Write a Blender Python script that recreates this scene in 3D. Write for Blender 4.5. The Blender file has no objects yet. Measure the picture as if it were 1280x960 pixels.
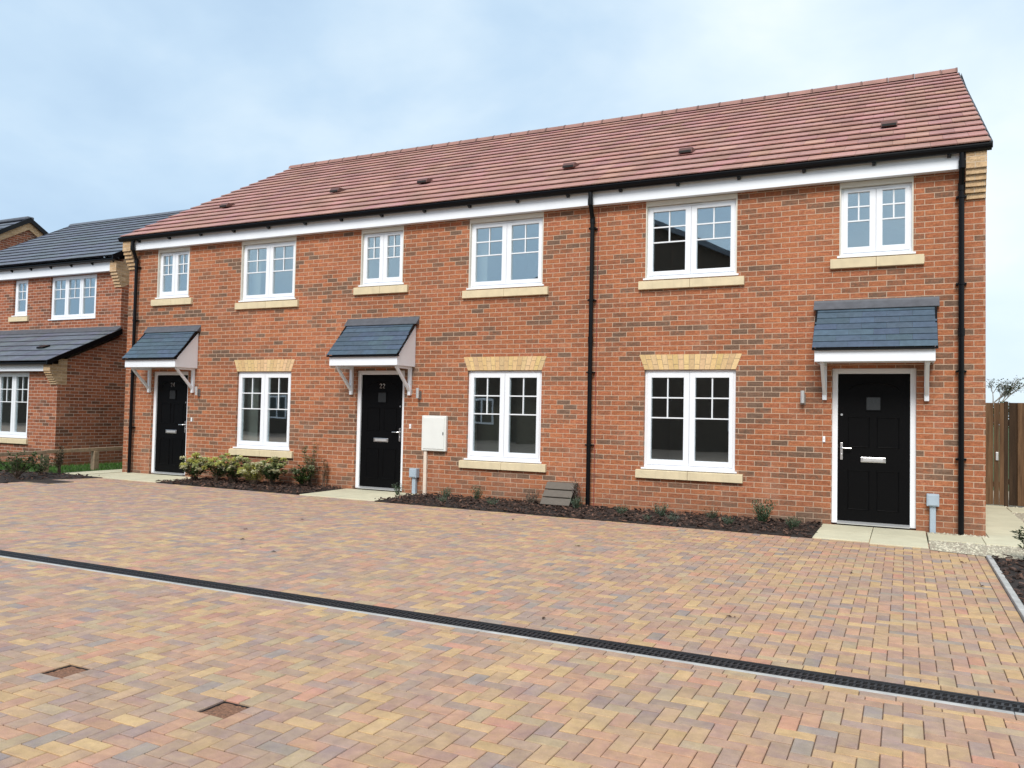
import bpy, math, random
from mathutils import Vector, Matrix, noise
random.seed(7)
R = math.radians
scene = bpy.context.scene
col = scene.collection
G0 = -0.03                      # top of the block paving

# ------------------------------------------------------------------ helpers
class MB:
    """collects faces of one mesh part"""
    def __init__(s): s.v=[]; s.f=[]; s.m=[]; s.c=[]
    def face(s, pts, mi=0, c=(1,1,1)):
        b=len(s.v); s.v.extend([tuple(p) for p in pts]); s.f.append(tuple(range(b,b+len(pts)))); s.m.append(mi); s.c.append(c)
    def mesh(s, vs, fs, mi=0, c=(1,1,1)):
        b=len(s.v); s.v.extend([tuple(p) for p in vs])
        for f in fs: s.f.append(tuple(b+i for i in f)); s.m.append(mi); s.c.append(c)
    def box(s,x0,x1,y0,y1,z0,z1,mi=0,c=(1,1,1)):
        vs=[(x0,y0,z0),(x1,y0,z0),(x1,y1,z0),(x0,y1,z0),(x0,y0,z1),(x1,y0,z1),(x1,y1,z1),(x0,y1,z1)]
        s.mesh(vs,[(0,3,2,1),(4,5,6,7),(0,1,5,4),(1,2,6,5),(2,3,7,6),(3,0,4,7)],mi,c)
    def hexa(s,vs,mi=0,c=(1,1,1)):   # bottom 4 ccw, top 4 ccw
        s.mesh(vs,[(0,3,2,1),(4,5,6,7),(0,1,5,4),(1,2,6,5),(2,3,7,6),(3,0,4,7)],mi,c)
    def prism(s, poly, x0, x1, mi=0, c=(1,1,1)):   # poly in (y,z), extruded along x
        n=len(poly)
        vs=[(x0,y,z) for y,z in poly]+[(x1,y,z) for y,z in poly]
        fs=[tuple(range(n-1,-1,-1)),tuple(range(n,2*n))]+[(i,(i+1)%n,n+(i+1)%n,n+i) for i in range(n)]
        s.mesh(vs,fs,mi,c)
    def tube(s, pts, rad, n=8, mi=0, c=(1,1,1), cap=True):
        pts=[Vector(p) for p in pts]; rads=rad if isinstance(rad,(list,tuple)) else [rad]*len(pts)
        rings=[]
        for i,p in enumerate(pts):
            d=(pts[min(i+1,len(pts)-1)]-pts[max(i-1,0)]).normalized()
            a=Vector((0,0,1)) if abs(d.z)<.9 else Vector((1,0,0))
            x=d.cross(a).normalized(); y=d.cross(x)
            rings.append([p+(x*math.cos(t)+y*math.sin(t))*rads[i] for t in [2*math.pi*k/n for k in range(n)]])
        vs=[v for r in rings for v in r]; fs=[]
        for i in range(len(rings)-1):
            for k in range(n):
                fs.append((i*n+k,i*n+(k+1)%n,(i+1)*n+(k+1)%n,(i+1)*n+k))
        if cap: fs+= [tuple(range(n-1,-1,-1)), tuple(range((len(rings)-1)*n,len(rings)*n))]
        s.mesh(vs,fs,mi,c)
    def build(s,name,mats,parent=None,loc=None,smooth=False,bevel=0,segs=2):
        me=bpy.data.meshes.new(name); off=Vector((0,0,0))
        if parent is not None:
            p=parent
            while p is not None: off+=Vector(p.location); p=p.parent
            own=Vector((0,0,0))
        else:
            own=Vector(loc) if loc is not None else Vector((0,0,0)); off=own
        me.from_pydata([(v[0]-off.x,v[1]-off.y,v[2]-off.z) for v in s.v],[],s.f)
        if not isinstance(mats,(list,tuple)): mats=[mats]
        for m in mats: me.materials.append(m)
        me.polygons.foreach_set('material_index',s.m)
        ca=me.color_attributes.new('col','FLOAT_COLOR','CORNER')
        buf=[]
        for f,c in zip(s.f,s.c): buf.extend([c[0],c[1],c[2],1.0]*len(f))
        ca.data.foreach_set('color',buf)
        if smooth: me.polygons.foreach_set('use_smooth',[True]*len(s.f))
        me.update()
        o=bpy.data.objects.new(name,me); col.objects.link(o)
        if parent is not None: o.parent=parent
        else: o.location=own
        if bevel:
            md=o.modifiers.new('bevel','BEVEL'); md.width=bevel; md.segments=segs; md.limit_method='ANGLE'; md.angle_limit=R(40)
        return o

def tag(o,label=None,cat=None,group=None,kind=None):
    if label: o['label']=label
    if cat: o['category']=cat
    if group: o['group']=group
    if kind: o['kind']=kind
    return o
def thing(name,loc,label,cat,group=None):
    o=bpy.data.objects.new(name,None); col.objects.link(o); o.location=loc; o.empty_display_size=.2
    return tag(o,label,cat,group)

# ------------------------------------------------------------------ materials
class NT:
    def __init__(s,name):
        s.m=bpy.data.materials.new(name); s.m.use_nodes=True; s.t=s.m.node_tree; s.t.nodes.clear()
        s.out=s.t.nodes.new('ShaderNodeOutputMaterial')
    def n(s,ty,props=None,**inp):
        nd=s.t.nodes.new(ty)
        for k,v in (props or {}).items(): setattr(nd,k,v)
        for k,v in inp.items():
            key=k.replace('_',' ')
            if key.startswith('i') and key[1:].isdigit(): key=int(key[1:])
            s.set(nd,key,v)
        return nd
    def set(s,nd,key,v):
        sock=nd.inputs[key]
        if isinstance(v,bpy.types.NodeSocket): s.t.links.new(v,sock)
        elif isinstance(v,bpy.types.Node): s.t.links.new(v.outputs[0],sock)
        else: sock.default_value=v
    def math(s,op,a,b=0.0,c=0.0,clamp=False):
        nd=s.n('ShaderNodeMath',{'operation':op,'use_clamp':clamp}); s.set(nd,0,a); s.set(nd,1,b); s.set(nd,2,c); return nd.outputs[0]
    def ramp(s,f,stops,interp='LINEAR'):
        nd=s.n('ShaderNodeValToRGB'); cr=nd.color_ramp; cr.interpolation=interp
        while len(cr.elements)>1: cr.elements.remove(cr.elements[-1])
        cr.elements[0].position=stops[0][0]; cr.elements[0].color=(*stops[0][1],1)
        for p,c in stops[1:]:
            e=cr.elements.new(p); e.color=(*c,1)
        s.set(nd,0,f); return nd.outputs[0]
    def mix(s,f,a,b,mode='MIX'):
        nd=s.n('ShaderNodeMix',{'data_type':'RGBA','blend_type':mode}); s.set(nd,0,f)
        for k,v in ((6,a),(7,b)):
            if isinstance(v,tuple) and len(v)==3: v=(*v,1)
            s.set(nd,k,v)
        return nd.outputs[2]
    def noise(s,vec,scale,detail=4,rough=.55,dim='3D'):
        nd=s.n('ShaderNodeTexNoise',{'noise_dimensions':dim}); s.set(nd,'Vector',vec); s.set(nd,'Scale',scale); s.set(nd,'Detail',detail); s.set(nd,'Roughness',rough); return nd.outputs[0]
    def mapr(s,v,a,b,c=0.,d=1.,smooth=False):
        nd=s.n('ShaderNodeMapRange',{'interpolation_type':'SMOOTHSTEP' if smooth else 'LINEAR'})
        for i,q in enumerate((v,a,b,c,d)): s.set(nd,i,q)
        return nd.outputs[0]
    def pbr(s,colr,rough=.6,bump=None,bstr=.3,bdist=.01,spec=.5,metal=0.,**kw):
        p=s.n('ShaderNodeBsdfPrincipled')
        if isinstance(colr,tuple) and len(colr)==3: colr=(*colr,1)
        s.set(p,'Base Color',colr); s.set(p,'Roughness',rough); s.set(p,'Specular IOR Level',spec); s.set(p,'Metallic',metal)
        for k,v in kw.items(): s.set(p,k.replace('_',' '),v)
        if bump is not None:
            b=s.n('ShaderNodeBump'); s.set(b,'Strength',bstr); s.set(b,'Distance',bdist); s.set(b,'Height',bump)
            s.t.links.new(b.outputs[0],p.inputs['Normal'])
        s.t.links.new(p.outputs[0],s.out.inputs[0]); return p

def pos(t): return t.n('ShaderNodeNewGeometry').outputs['Position']

def simple(name,c,rough=.5,var=.12,scale=6,bump=.0,bscale=60,spec=.5,metal=0,vc=False,weather=0.0):
    t=NT(name); P=pos(t)
    n=t.noise(P,scale); k=t.mapr(n,.3,.7,1-var,1+var)
    base=t.mix(1.0,(c[0],c[1],c[2]),k,'MULTIPLY')
    if vc:
        a=t.n('ShaderNodeAttribute',{'attribute_name':'col'}).outputs['Color']
        base=t.mix(1.0,base,a,'MULTIPLY')
    if weather:
        # vertical run-off streaks and blotches that belong to the surface
        mp=t.n('ShaderNodeMapping'); t.set(mp,'Vector',P); mp.inputs['Scale'].default_value=(14,14,1.2)
        st=t.noise(mp.outputs[0],1.0,5); st=t.mapr(st,.5,.75,0,weather)
        base=t.mix(st,base,(.30,.27,.22))
    t.pbr(base,rough,bump=t.noise(P,bscale,3) if bump else None,bstr=bump,bdist=.004,spec=spec,metal=metal)
    return t.m

def brick_mat(name,stops,mortar,cluster=.35,bw=.225,bh=.075,phase=0.0):
    t=NT(name)
    g=t.n('ShaderNodeNewGeometry'); P=g.outputs['Position']
    sp=t.n('ShaderNodeSeparateXYZ'); t.set(sp,0,P); sn=t.n('ShaderNodeSeparateXYZ'); t.set(sn,0,g.outputs['True Normal'])
    side=t.math('GREATER_THAN',t.math('ABSOLUTE',sn.outputs[0]),.5)
    u=t.math('ADD',t.math('MULTIPLY',sp.outputs[1],side),t.math('MULTIPLY',sp.outputs[0],t.math('SUBTRACT',1.,side)))
    wob=t.noise(P,9,2); wob=t.math('MULTIPLY',t.math('SUBTRACT',wob,.5),.006)
    z=t.math('ADD',t.math('ADD',sp.outputs[2],phase+15.03),wob)
    rf=t.math('DIVIDE',z,bh); row=t.math('FLOOR',rf); fz=t.math('FRACT',rf)
    par=t.math('MODULO',row,2.0)
    cf=t.math('ADD',t.math('DIVIDE',t.math('ADD',t.math('ADD',u,100.0),wob),bw),t.math('MULTIPLY',par,.5))
    cl=t.math('FLOOR',cf); fx=t.math('FRACT',cf)
    cmb=t.n('ShaderNodeCombineXYZ'); t.set(cmb,0,cl); t.set(cmb,1,row)
    wn=t.n('ShaderNodeTexWhiteNoise',{'noise_dimensions':'3D'}); t.set(wn,'Vector',cmb.outputs[0])
    v=wn.outputs[0]
    cn=t.noise(t.n('ShaderNodeVectorMath',{'operation':'MULTIPLY'},i0=cmb.outputs[0],i1=(.5,.6,.5)).outputs[0],.42,3,.6)
    cv=t.mapr(cn,.50,.68,0,cluster*3.2)
    f=t.math('SUBTRACT',t.math('MULTIPLY_ADD',v,.84,.15),cv); f=t.math('ADD',f,t.math('MULTIPLY',t.math('SUBTRACT',t.noise(P,18,4,.75),.5),.85),clamp=True)
    base=t.ramp(f,stops)
    # slow drift of tone and grain inside each brick
    big=t.mapr(t.noise(P,.55,2),.3,.7,.86,1.12)
    fine=t.mapr(t.noise(P,42,5,.75),.28,.72,.66,1.30)
    crease=t.n('ShaderNodeMapping'); t.set(crease,'Vector',P); crease.inputs['Scale'].default_value=(9,9,48)
    cr=t.mapr(t.noise(crease.outputs[0],1.0,4,.65),.34,.66,.72,1.16)
    base=t.mix(1.0,base,t.math('MULTIPLY',t.math('MULTIPLY',t.math('MULTIPLY',big,.93),fine),cr),'MULTIPLY')
    # mortar
    dz=t.math('MULTIPLY',t.math('MINIMUM',fz,t.math('SUBTRACT',1.,fz)),bh)
    dx=t.math('MULTIPLY',t.math('MINIMUM',fx,t.math('SUBTRACT',1.,fx)),bw)
    d=t.math('MINIMUM',dz,dx); d=t.math('ADD',d,t.math('MULTIPLY',t.math('SUBTRACT',t.noise(P,70,2),.5),.004))
    mk=t.mapr(d,.0030,.0056,1.,0.,True)
    mcol=t.mix(t.noise(P,4,3),tuple(x*.82 for x in mortar),tuple(min(1,x*1.15) for x in mortar))
    c=t.mix(mk,base,mcol)
    ef=t.math('MULTIPLY',t.mapr(t.noise(P,1.6,6,.7),.52,.74,0,.20),t.mapr(sp.outputs[2],0.0,5.0,1.0,.35)); c=t.mix(ef,c,(.56,.42,.33))
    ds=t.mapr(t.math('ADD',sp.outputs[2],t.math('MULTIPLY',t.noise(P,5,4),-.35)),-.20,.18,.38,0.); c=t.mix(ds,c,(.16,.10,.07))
    h=t.math('ADD',t.math('MULTIPLY',mk,-1.0),t.math('MULTIPLY',t.noise(P,60,3),.35))
    t.pbr(c,.88,bump=h,bstr=.55,bdist=.006,spec=.25)
    return t.m

M={}
M['brick']=brick_mat('red_brick',[(0,(.19,.115,.078)),(.14,(.25,.125,.076)),(.28,(.33,.13,.068)),(.42,(.38,.135,.066)),(.58,(.42,.150,.069)),(.76,(.46,.175,.082)),(.9,(.40,.13,.066)),(1,(.49,.205,.105))],(.54,.39,.285),cluster=.18)
M['brick_dark']=brick_mat('neighbour_brick',[(0,(.17,.08,.05)),(.3,(.31,.105,.055)),(.6,(.38,.125,.062)),(1,(.45,.175,.09))],(.56,.44,.36),.2)
M['buff_brick']=brick_mat('buff_brick',[(0,(.48,.31,.17)),(.5,(.58,.39,.22)),(1,(.64,.46,.28))],(.58,.46,.34),.03)
M['buff']=simple('buff_arch_brick',(.66,.47,.25),.85,.1,30,.3,90,.25,vc=True)
M['mortar']=simple('arch_mortar',(.42,.33,.22),.9,.1,30,.2)
M['stone']=simple('cast_stone',(.68,.57,.38),.85,.07,7,.25,140,.25,weather=.16)
M['slab']=simple('paving_slab',(.57,.54,.40),.85,.07,3,.25,120,.25,vc=True,weather=.0)
M['upvc']=simple('white_upvc',(.83,.85,.89),.28,.015,3)
M['bar']=simple('white_glazing_bar',(.80,.82,.85),.35,.01,3)
M['white_paint']=simple('white_fascia',(.82,.85,.90),.4,.03,2.5,weather=.025)
M['cream']=simple('cream_trim',(.66,.62,.54),.5,.04,4)
M['black_plastic']=simple('black_plastic',(.003,.003,.004),.34,.1,4,spec=.22)
M['black_door']=simple('black_door_skin',(.002,.002,.0025),.5,.1,2,.12,180,.10)
M['door_glass']=simple('obscured_glass',(.028,.030,.032),.25,.15,60)
M['chrome']=simple('brushed_chrome',(.72,.72,.73),.28,.04,20,metal=1)
M['chrome_dull']=simple('satin_metal',(.62,.62,.62),.4,.04,20,metal=.6)
M['bronze']=simple('lamp_metal',(.30,.26,.23),.4,.1,20,metal=.6)
M['slate']=simple('dark_slate_tile',(.060,.092,.128),.58,.15,14,.3,50,.5,vc=True)
M['slate_n']=simple('grey_roof_tile',(.115,.128,.155),.62,.15,9,.3,50,.5,vc=True)
M['lead']=simple('lead_flashing',(.085,.09,.105),.6,.18,9,.2,30)
M['tile']=None
t=NT('clay_red_roof_tile'); P=pos(t)
a=t.n('ShaderNodeAttribute',{'attribute_name':'col'}).outputs['Color']
n1=t.mapr(t.noise(P,2.3,4),.3,.7,.84,1.16); n2=t.mapr(t.noise(P,60,4,.7),.3,.7,.84,1.16)
b=t.mix(1.0,t.mix(1.0,(.385,.205,.17),a,'MULTIPLY'),t.math('MULTIPLY',n1,n2),'MULTIPLY')
mo=t.mapr(t.noise(P,8,5,.7),.6,.72,0,.12); b=t.mix(mo,b,(.22,.20,.17))
t.pbr(b,.72,bump=t.noise(P,90,3),bstr=.25,bdist=.003,spec=.35); M['tile']=t.m
M['vent']=simple('roof_vent_plastic',(.11,.045,.035),.5,.1,20)
M['grey_plastic']=simple('grey_utility_plastic',(.36,.43,.50),.5,.05,10,.1)
M['white_box']=simple('white_meter_box',(.74,.75,.72),.45,.03,5,weather=.05)
M['cream_duct']=simple('cream_duct',(.72,.60,.50),.5,.04,8)
M['brown_box']=simple('grey_brown_plastic',(.125,.105,.085),.6,.08,12,.2,80)
M['black_void']=simple('dark_recess',(.012,.012,.012),.8,.1,5)
M['wood_rail']=simple('weathered_rail',(.30,.215,.14),.85,.25,14,.5,60)
M['concrete']=simple('concrete_edging',(.42,.41,.39),.85,.18,8,.4,70,vc=False)
M['grate']=simple('black_grating',(.018,.019,.022),.5,.2,20)
M['dirt']=simple('brown_grit',(.20,.10,.06),.95,.5,90,.9,160)
M['sand']=simple('joint_sand',(.16,.095,.065),.95,.25,20,.3)
M['bark']=simple('bark_chip',(.055,.034,.026),.9,.4,60,.5,120,vc=True)
M['soil']=simple('bed_soil',(.022,.015,.012),.95,.4,40,.8,120)
M['plaster']=simple('magnolia_plaster',(.55,.51,.45),.9,.03,2)
M['carpet']=simple('grey_carpet',(.16,.15,.14),.95,.1,20)
M['blind']=simple('dark_blind',(.16,.15,.13),.8,.05,5)
M['leaf']=None
t=NT('leaf'); a=t.n('ShaderNodeAttribute',{'attribute_name':'col'}).outputs['Color']; p=t.pbr(a,.5,spec=.4)
tr=t.n('ShaderNodeBsdfTranslucent'); t.set(tr,'Color',a); mx=t.n('ShaderNodeMixShader'); t.set(mx,0,.2)
t.t.links.new(p.outputs[0],mx.inputs[1]); t.t.links.new(tr.outputs[0],mx.inputs[2]); t.t.links.new(mx.outputs[0],t.out.inputs[0]); M['leaf']=t.m
M['twig']=simple('twig',(.10,.07,.05),.9,.2,30)
M['treebark']=simple('tree_bark',(.24,.21,.18),.9,.2,10)
# window glass: clear, with the reflection of double glazing
t=NT('window_glass'); lw=t.n('ShaderNodeLayerWeight'); lw.inputs['Blend'].default_value=.5
f=t.math('POWER',lw.outputs['Facing'],3.0); f=t.math('MULTIPLY_ADD',f,.55,.33)
tr=t.n('ShaderNodeBsdfTransparent'); t.set(tr,0,(.86,.90,.88,1)); gl=t.n('ShaderNodeBsdfGlossy'); t.set(gl,'Roughness',.012); t.set(gl,'Color',(.86,.95,1,1))
wv=t.n('ShaderNodeBump'); t.set(wv,'Strength',.04); t.set(wv,'Distance',.02); t.set(wv,'Height',t.noise(pos(t),1.7,1)); t.t.links.new(wv.outputs[0],gl.inputs['Normal'])
mx=t.n('ShaderNodeMixShader'); t.set(mx,0,f); t.t.links.new(tr.outputs[0],mx.inputs[1]); t.t.links.new(gl.outputs[0],mx.inputs[2]); t.t.links.new(mx.outputs[0],t.out.inputs[0]); M['glass']=t.m
# block paver
t=NT('block_paver'); P=pos(t); a=t.n('ShaderNodeAttribute',{'attribute_name':'col'}).outputs['Color']
n1=t.mapr(t.noise(P,14,4,.6),.3,.7,.86,1.13); n2=t.mapr(t.noise(P,230,3,.8),.3,.7,.80,1.20)
bl=t.ramp(t.noise(P,5.5,4,.65),[(.34,(.31,.225,.22)),(.45,(.40,.285,.21)),(.56,(.48,.355,.20)),(.68,(.38,.26,.205))])
b=t.mix(1.0,t.mix(.28,a,bl),t.math('MULTIPLY',n1,n2),'MULTIPLY')
st=t.mapr(t.noise(P,1.1,5,.65),.52,.72,0,.22); b=t.mix(st,b,(.24,.20,.175))
t.pbr(b,.82,bump=t.noise(P,200,3,.7),bstr=.35,bdist=.003,spec=.3); M['paver']=t.m
# paving carried on as a texture outside the view
t=NT('far_paving'); P=pos(t); bt=t.n('ShaderNodeTexBrick'); t.set(bt,'Vector',P); t.set(bt,'Scale',1.0); t.set(bt,'Color1',(.36,.25,.17,1)); t.set(bt,'Color2',(.26,.19,.16,1)); t.set(bt,'Mortar',(.15,.09,.065,1))
bt.inputs['Mortar Size'].default_value=.004; bt.inputs['Brick Width'].default_value=.176; bt.inputs['Row Height'].default_value=.088
t.pbr(t.mix(1.,bt.outputs[0],t.mapr(t.noise(P,1.2,4),.3,.7,.8,1.2),'MULTIPLY'),.85); M['far_paving']=t.m
t=NT('grass_ground'); P=pos(t); t.pbr(t.ramp(t.noise(P,6,6,.7),[(.3,(.025,.055,.012)),(.7,(.06,.11,.025))]),.95,bump=t.noise(P,60,4),bstr=.8,bdist=.03); M['grass']=t.m
# fence board
t=NT('fence_board'); P=pos(t); mp=t.n('ShaderNodeMapping'); t.set(mp,'Vector',P); mp.inputs['Scale'].default_value=(26,26,1.3)
a=t.n('ShaderNodeAttribute',{'attribute_name':'col'}).outputs['Color']
g=t.ramp(t.noise(mp.outputs[0],1.,5,.65),[(.3,(.055,.030,.016)),(.55,(.115,.066,.035)),(.75,(.17,.105,.06))])
t.pbr(t.mix(1.,g,a,'MULTIPLY'),.85,bump=t.noise(mp.outputs[0],2.,4),bstr=.4,bdist=.005,spec=.3); M['fence']=t.m
t=NT('gravel_base'); P=pos(t); vo=t.n('ShaderNodeTexVoronoi'); t.set(vo,'Vector',P); t.set(vo,'Scale',45.)
t.pbr(t.mix(vo.outputs['Distance'],(.55,.50,.38),(.20,.17,.12)),.9,bump=vo.outputs['Distance'],bstr=-.8,bdist=.02); M['gravel']=t.m
M['pebble']=simple('pebble',(1,1,1),.8,.1,60,vc=True)

# ------------------------------------------------------------------ the setting
def sheet(name,poly,z,mat,label=None,kind='structure'):
    mb=MB(); mb.face([(x,y,z) for x,y in poly]); o=mb.build(name,mat); tag(o,kind=kind); return o
sheet('ground',[(-400,-400),(400,-400),(400,400),(-400,400)],-.075,M['grass'])
sheet('road',[(-60,-60),(.80,-60),(.80,-1.0),(-14.5,-1.0),(-14.5,-2.4),(-60,-2.4)],G0-.026,M['far_paving'])

# block paving: real blocks in a 90 degree herringbone, laid round the drain
A=.088
PAL=[((.40,.285,.185),8),((.455,.325,.175),5),((.48,.355,.19),1.6),((.42,.25,.185),8),((.44,.225,.17),1.6),((.32,.235,.205),8),((.275,.215,.215),5),((.36,.30,.215),4),((.235,.225,.245),1.6),((.34,.22,.19),7)]
MEAN=(.375,.272,.192)
PAL=[(tuple((MEAN[i]+(c[i]-MEAN[i])*(.95 if i<2 else .80))*(1.07,1.01,.96)[i] for i in range(3)),w) for c,w in PAL]
tot=sum(w for _,w in PAL)
def pcol(x,y):
    n=noise.noise(Vector((x*1.1,y*1.1,3.3)))*.32+noise.noise(Vector((x*.33,y*.33,9.3)))*.25
    r=random.random()
    # drift: some patches lean purple grey, some lean buff and yellow
    if random.random()<abs(n)*1.3:
        c=random.choice([PAL[5][0],PAL[6][0],PAL[9][0],PAL[8][0],PAL[5][0]] if n>0 else [PAL[1][0],PAL[2][0],PAL[0][0],PAL[3][0]])
    else:
        r*=tot
        for c,w in PAL:
            r-=w
            if r<=0: break
    k=random.uniform(.90,1.10)
    wx=min(1,max(0,(x+9)/9))                        # block colour turns gradually warmer towards the right
    return (c[0]*k*(1.0+.06*wx),c[1]*k,c[2]*k*(1.06-.14*wx))
pv=MB()
SZ=G0-.009
def block(x0,x1,y0,y1):
    j=.0026; ch=.0024; x0+=j*.75+random.uniform(0,.0008); x1-=j*.75; y0+=j+random.uniform(.0008,.0024); y1-=j+.0012
    if x1-x0<.012 or y1-y0<.012: return
    z=G0+random.uniform(-.0012,.0008); tx=random.uniform(-.0008,.0008); ty=random.uniform(-.0008,.0008)
    c=pcol((x0+x1)/2,(y0+y1)/2); zl=z-.003; zb=G0-.024
    b=len(pv.v)
    pv.v+= [(x0,y0,zb),(x1,y0,zb),(x1,y1,zb),(x0,y1,zb),(x0,y0,zl),(x1,y0,zl),(x1,y1,zl),(x0,y1,zl),
            (x0+ch,y0+ch,z-tx-ty),(x1-ch,y0+ch,z+tx-ty),(x1-ch,y1-ch,z+tx+ty),(x0+ch,y1-ch,z-tx+ty)]
    for f in ((8,9,10,11),(4,5,9,8),(5,6,10,9),(6,7,11,10),(7,4,8,11),(0,1,5,4),(1,2,6,5),(2,3,7,6),(3,0,4,7)):
        pv.f.append(tuple(b+i for i in f)); pv.m.append(0); pv.c.append(c)
XR=.785                                    # right hand kerb line
DY0,DY1=-7.076,-6.85                       # drain slot
def inside_view(x,y):                      # laid as blocks wherever the lens, or a step to its side, can see
    return x> -7.7+(y+6.9)*(-7.0/4.3)-2.6 and not (x<-14.35 and y>-3.2) and x>-19
COV=[(-4.15,-8.98),(-3.0,-8.98)]
holes=[]
for cx,cy in COV:
    i0=round((cx)/A); j0=round((cy)/A); holes.append((i0,j0))
def field(xa,xb,ya,yb):                    # herringbone clipped to a rectangle
    def span(i,j,di,dj):
        x0,x1,y0,y1=i*A,(i+di)*A,j*A,(j+dj)*A
        x0,x1,y0,y1=max(x0,xa),min(x1,xb),max(y0,ya),min(y1,yb)
        if x1-x0<.02 or y1-y0<.02 or not inside_view(x0,y0): return
        cells=[(i+a,j+b) for a in range(di) for b in range(dj)]
        keep=[c for c in cells if not any(h[0]<=c[0]<h[0]+2 and h[1]<=c[1]<h[1]+2 for h in holes)]
        if len(keep)==len(cells): block(x0,x1,y0,y1)
        else:
            for c in keep: block(c[0]*A,(c[0]+1)*A,c[1]*A,(c[1]+1)*A)
    for j in range(int(ya/A)-3,int(yb/A)+3):
        for i in range(int(xa/A)-3,int(xb/A)+3):
            m=(i-j)%4
            if m==0: span(i,j,2,1)
            elif m==3: span(i,j,1,2)
field(-19,XR-A,DY1+A,-1.0)
field(-19,XR-A,-11.3,DY0-A)
x=-19
while x<XR-A:                              # stretcher courses along the drain
    xe=min(x+2*A,XR-A)
    if inside_view(x,DY1): block(x,xe,DY1,DY1+A)
    if inside_view(x,DY0-A): block(x-.04,xe-.04,DY0-A,DY0)
    x+=2*A
y=-1.0
while y>-11.3:                             # stretcher course along the kerb
    if not (y-2*A<DY1 and y>DY0): block(XR-A,XR,y-2*A,y)
    elif y>DY1+.03: block(XR-A,XR,DY1,y)
    y-=2*A
tag(pv.build('block_paving',M['paver']),kind='structure')

# sand bed showing in the joints, left open at the drain and at the two recesses
mb=MB()
xs=sorted({-15.5,XR}|{h[0]*A for h in holes}|{(h[0]+2)*A for h in holes}); ys=sorted({-11.3,DY0,DY1,-1.0}|{h[1]*A for h in holes}|{(h[1]+2)*A for h in holes})
for i in range(len(xs)-1):
    for k in range(len(ys)-1):
        cx,cy=(xs[i]+xs[i+1])/2,(ys[k]+ys[k+1])/2
        if DY0<cy<DY1 or any(h[0]*A<cx<(h[0]+2)*A and h[1]*A<cy<(h[1]+2)*A for h in holes): continue
        mb.face([(xs[i],ys[k],SZ),(xs[i+1],ys[k],SZ),(xs[i+1],ys[k+1],SZ),(xs[i],ys[k+1],SZ)])
tag(mb.build('joint_sand',M['sand']),kind='structure')
# channel drain
dr=thing('channel_drain',(-5,-6.95,G0),'long black slotted drain channel with pale concrete edging across the block paving','drain')
mb=MB(); XA=-12.5; XB=XR
mb.box(XA,XB,-6.870,-6.852,G0-.10,G0-.002); mb.box(XA,XB,-7.033,-7.020,G0-.10,G0-.002); mb.box(XA,XB,-7.020,-6.870,G0-.10,G0-.095)
mb.build('drain_channel',M['grate'],dr)
mb=MB()
for k,(a,b_) in enumerate(((-6.886,-6.870),(-6.952,-6.940),(-7.020,-7.006))): mb.box(XA,XB,a,b_,G0-.024,G0-.006)
x=XA
while x<XB-.03:
    for a,b_ in ((-6.940,-6.886),(-7.006,-6.952)):
        sh=.010
        mb.hexa([(x,a,G0-.026),(x+.013,a,G0-.026),(x+.013+sh,b_,G0-.026),(x+sh,b_,G0-.026),(x,a,G0-.008),(x+.013,a,G0-.008),(x+.013+sh,b_,G0-.008),(x+sh,b_,G0-.008)])
    x+=.035
mb.build('drain_grating',M['grate'],dr)
mb=MB()
x=XA
while x<XB: mb.box(x,min(x+.998,XB),-7.074,-7.034,G0-.04,G0-.001); x+=1.0
mb.build('concrete_haunch',M['concrete'],dr,bevel=.004)

# recessed square covers
for (i0,j0),lab in zip(holes,('square brown recess in the herringbone blocks, the farther left one of two','square brown recess in the herringbone blocks, the nearer right one of two')):
    x0,y0=i0*A,j0*A; th=thing('recessed_cover',(x0+A,y0+A,G0-.02),lab,'drain cover','small square recesses in the paving')
    mb=MB(); n=9
    vs=[];fs=[]
    for a in range(n+1):
        for b_ in range(n+1): vs.append((x0+.003+(2*A-.006)*a/n,y0+.003+(2*A-.006)*b_/n,G0-.0145+random.uniform(-.003,.004)))
    for a in range(n):
        for b_ in range(n): q=a*(n+1)+b_; fs.append((q,q+n+1,q+n+2,q+1))
    mb.mesh(vs,fs); mb.build('gritty_infill',M['dirt'],th)
    mb=MB()
    for (a,b_,c_,d_) in ((x0+.001,x0+.004,y0,y0+2*A),(x0+.004,x0+2*A-.001,y0+2*A-.004,y0+2*A-.001)): mb.box(a,b_,c_,d_,G0-.02,G0-.008)
    mb.build('cover_rim',M['grate'],th)
th=thing('inspection_cover',(-13.95,-2.22,G0),'dark rectangular inspection cover in the paving beside the left planting','inspection cover')
mb=MB(); mb.box(-14.25,-13.65,-2.45,-2.0,G0-.01,G0+.006); mb.build('cover_tray',M['soil'],th)
mb=MB(); mb.box(-14.28,-13.62,-2.48,-2.45,G0-.01,G0+.01);mb.box(-14.28,-13.62,-2.0,-1.97,G0-.01,G0+.01);mb.box(-14.28,-14.25,-2.45,-2.0,G0-.01,G0+.01);mb.box(-13.65,-13.62,-2.45,-2.0,G0-.01,G0+.01); mb.build('cover_frame',M['brown_box'],th)

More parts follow.
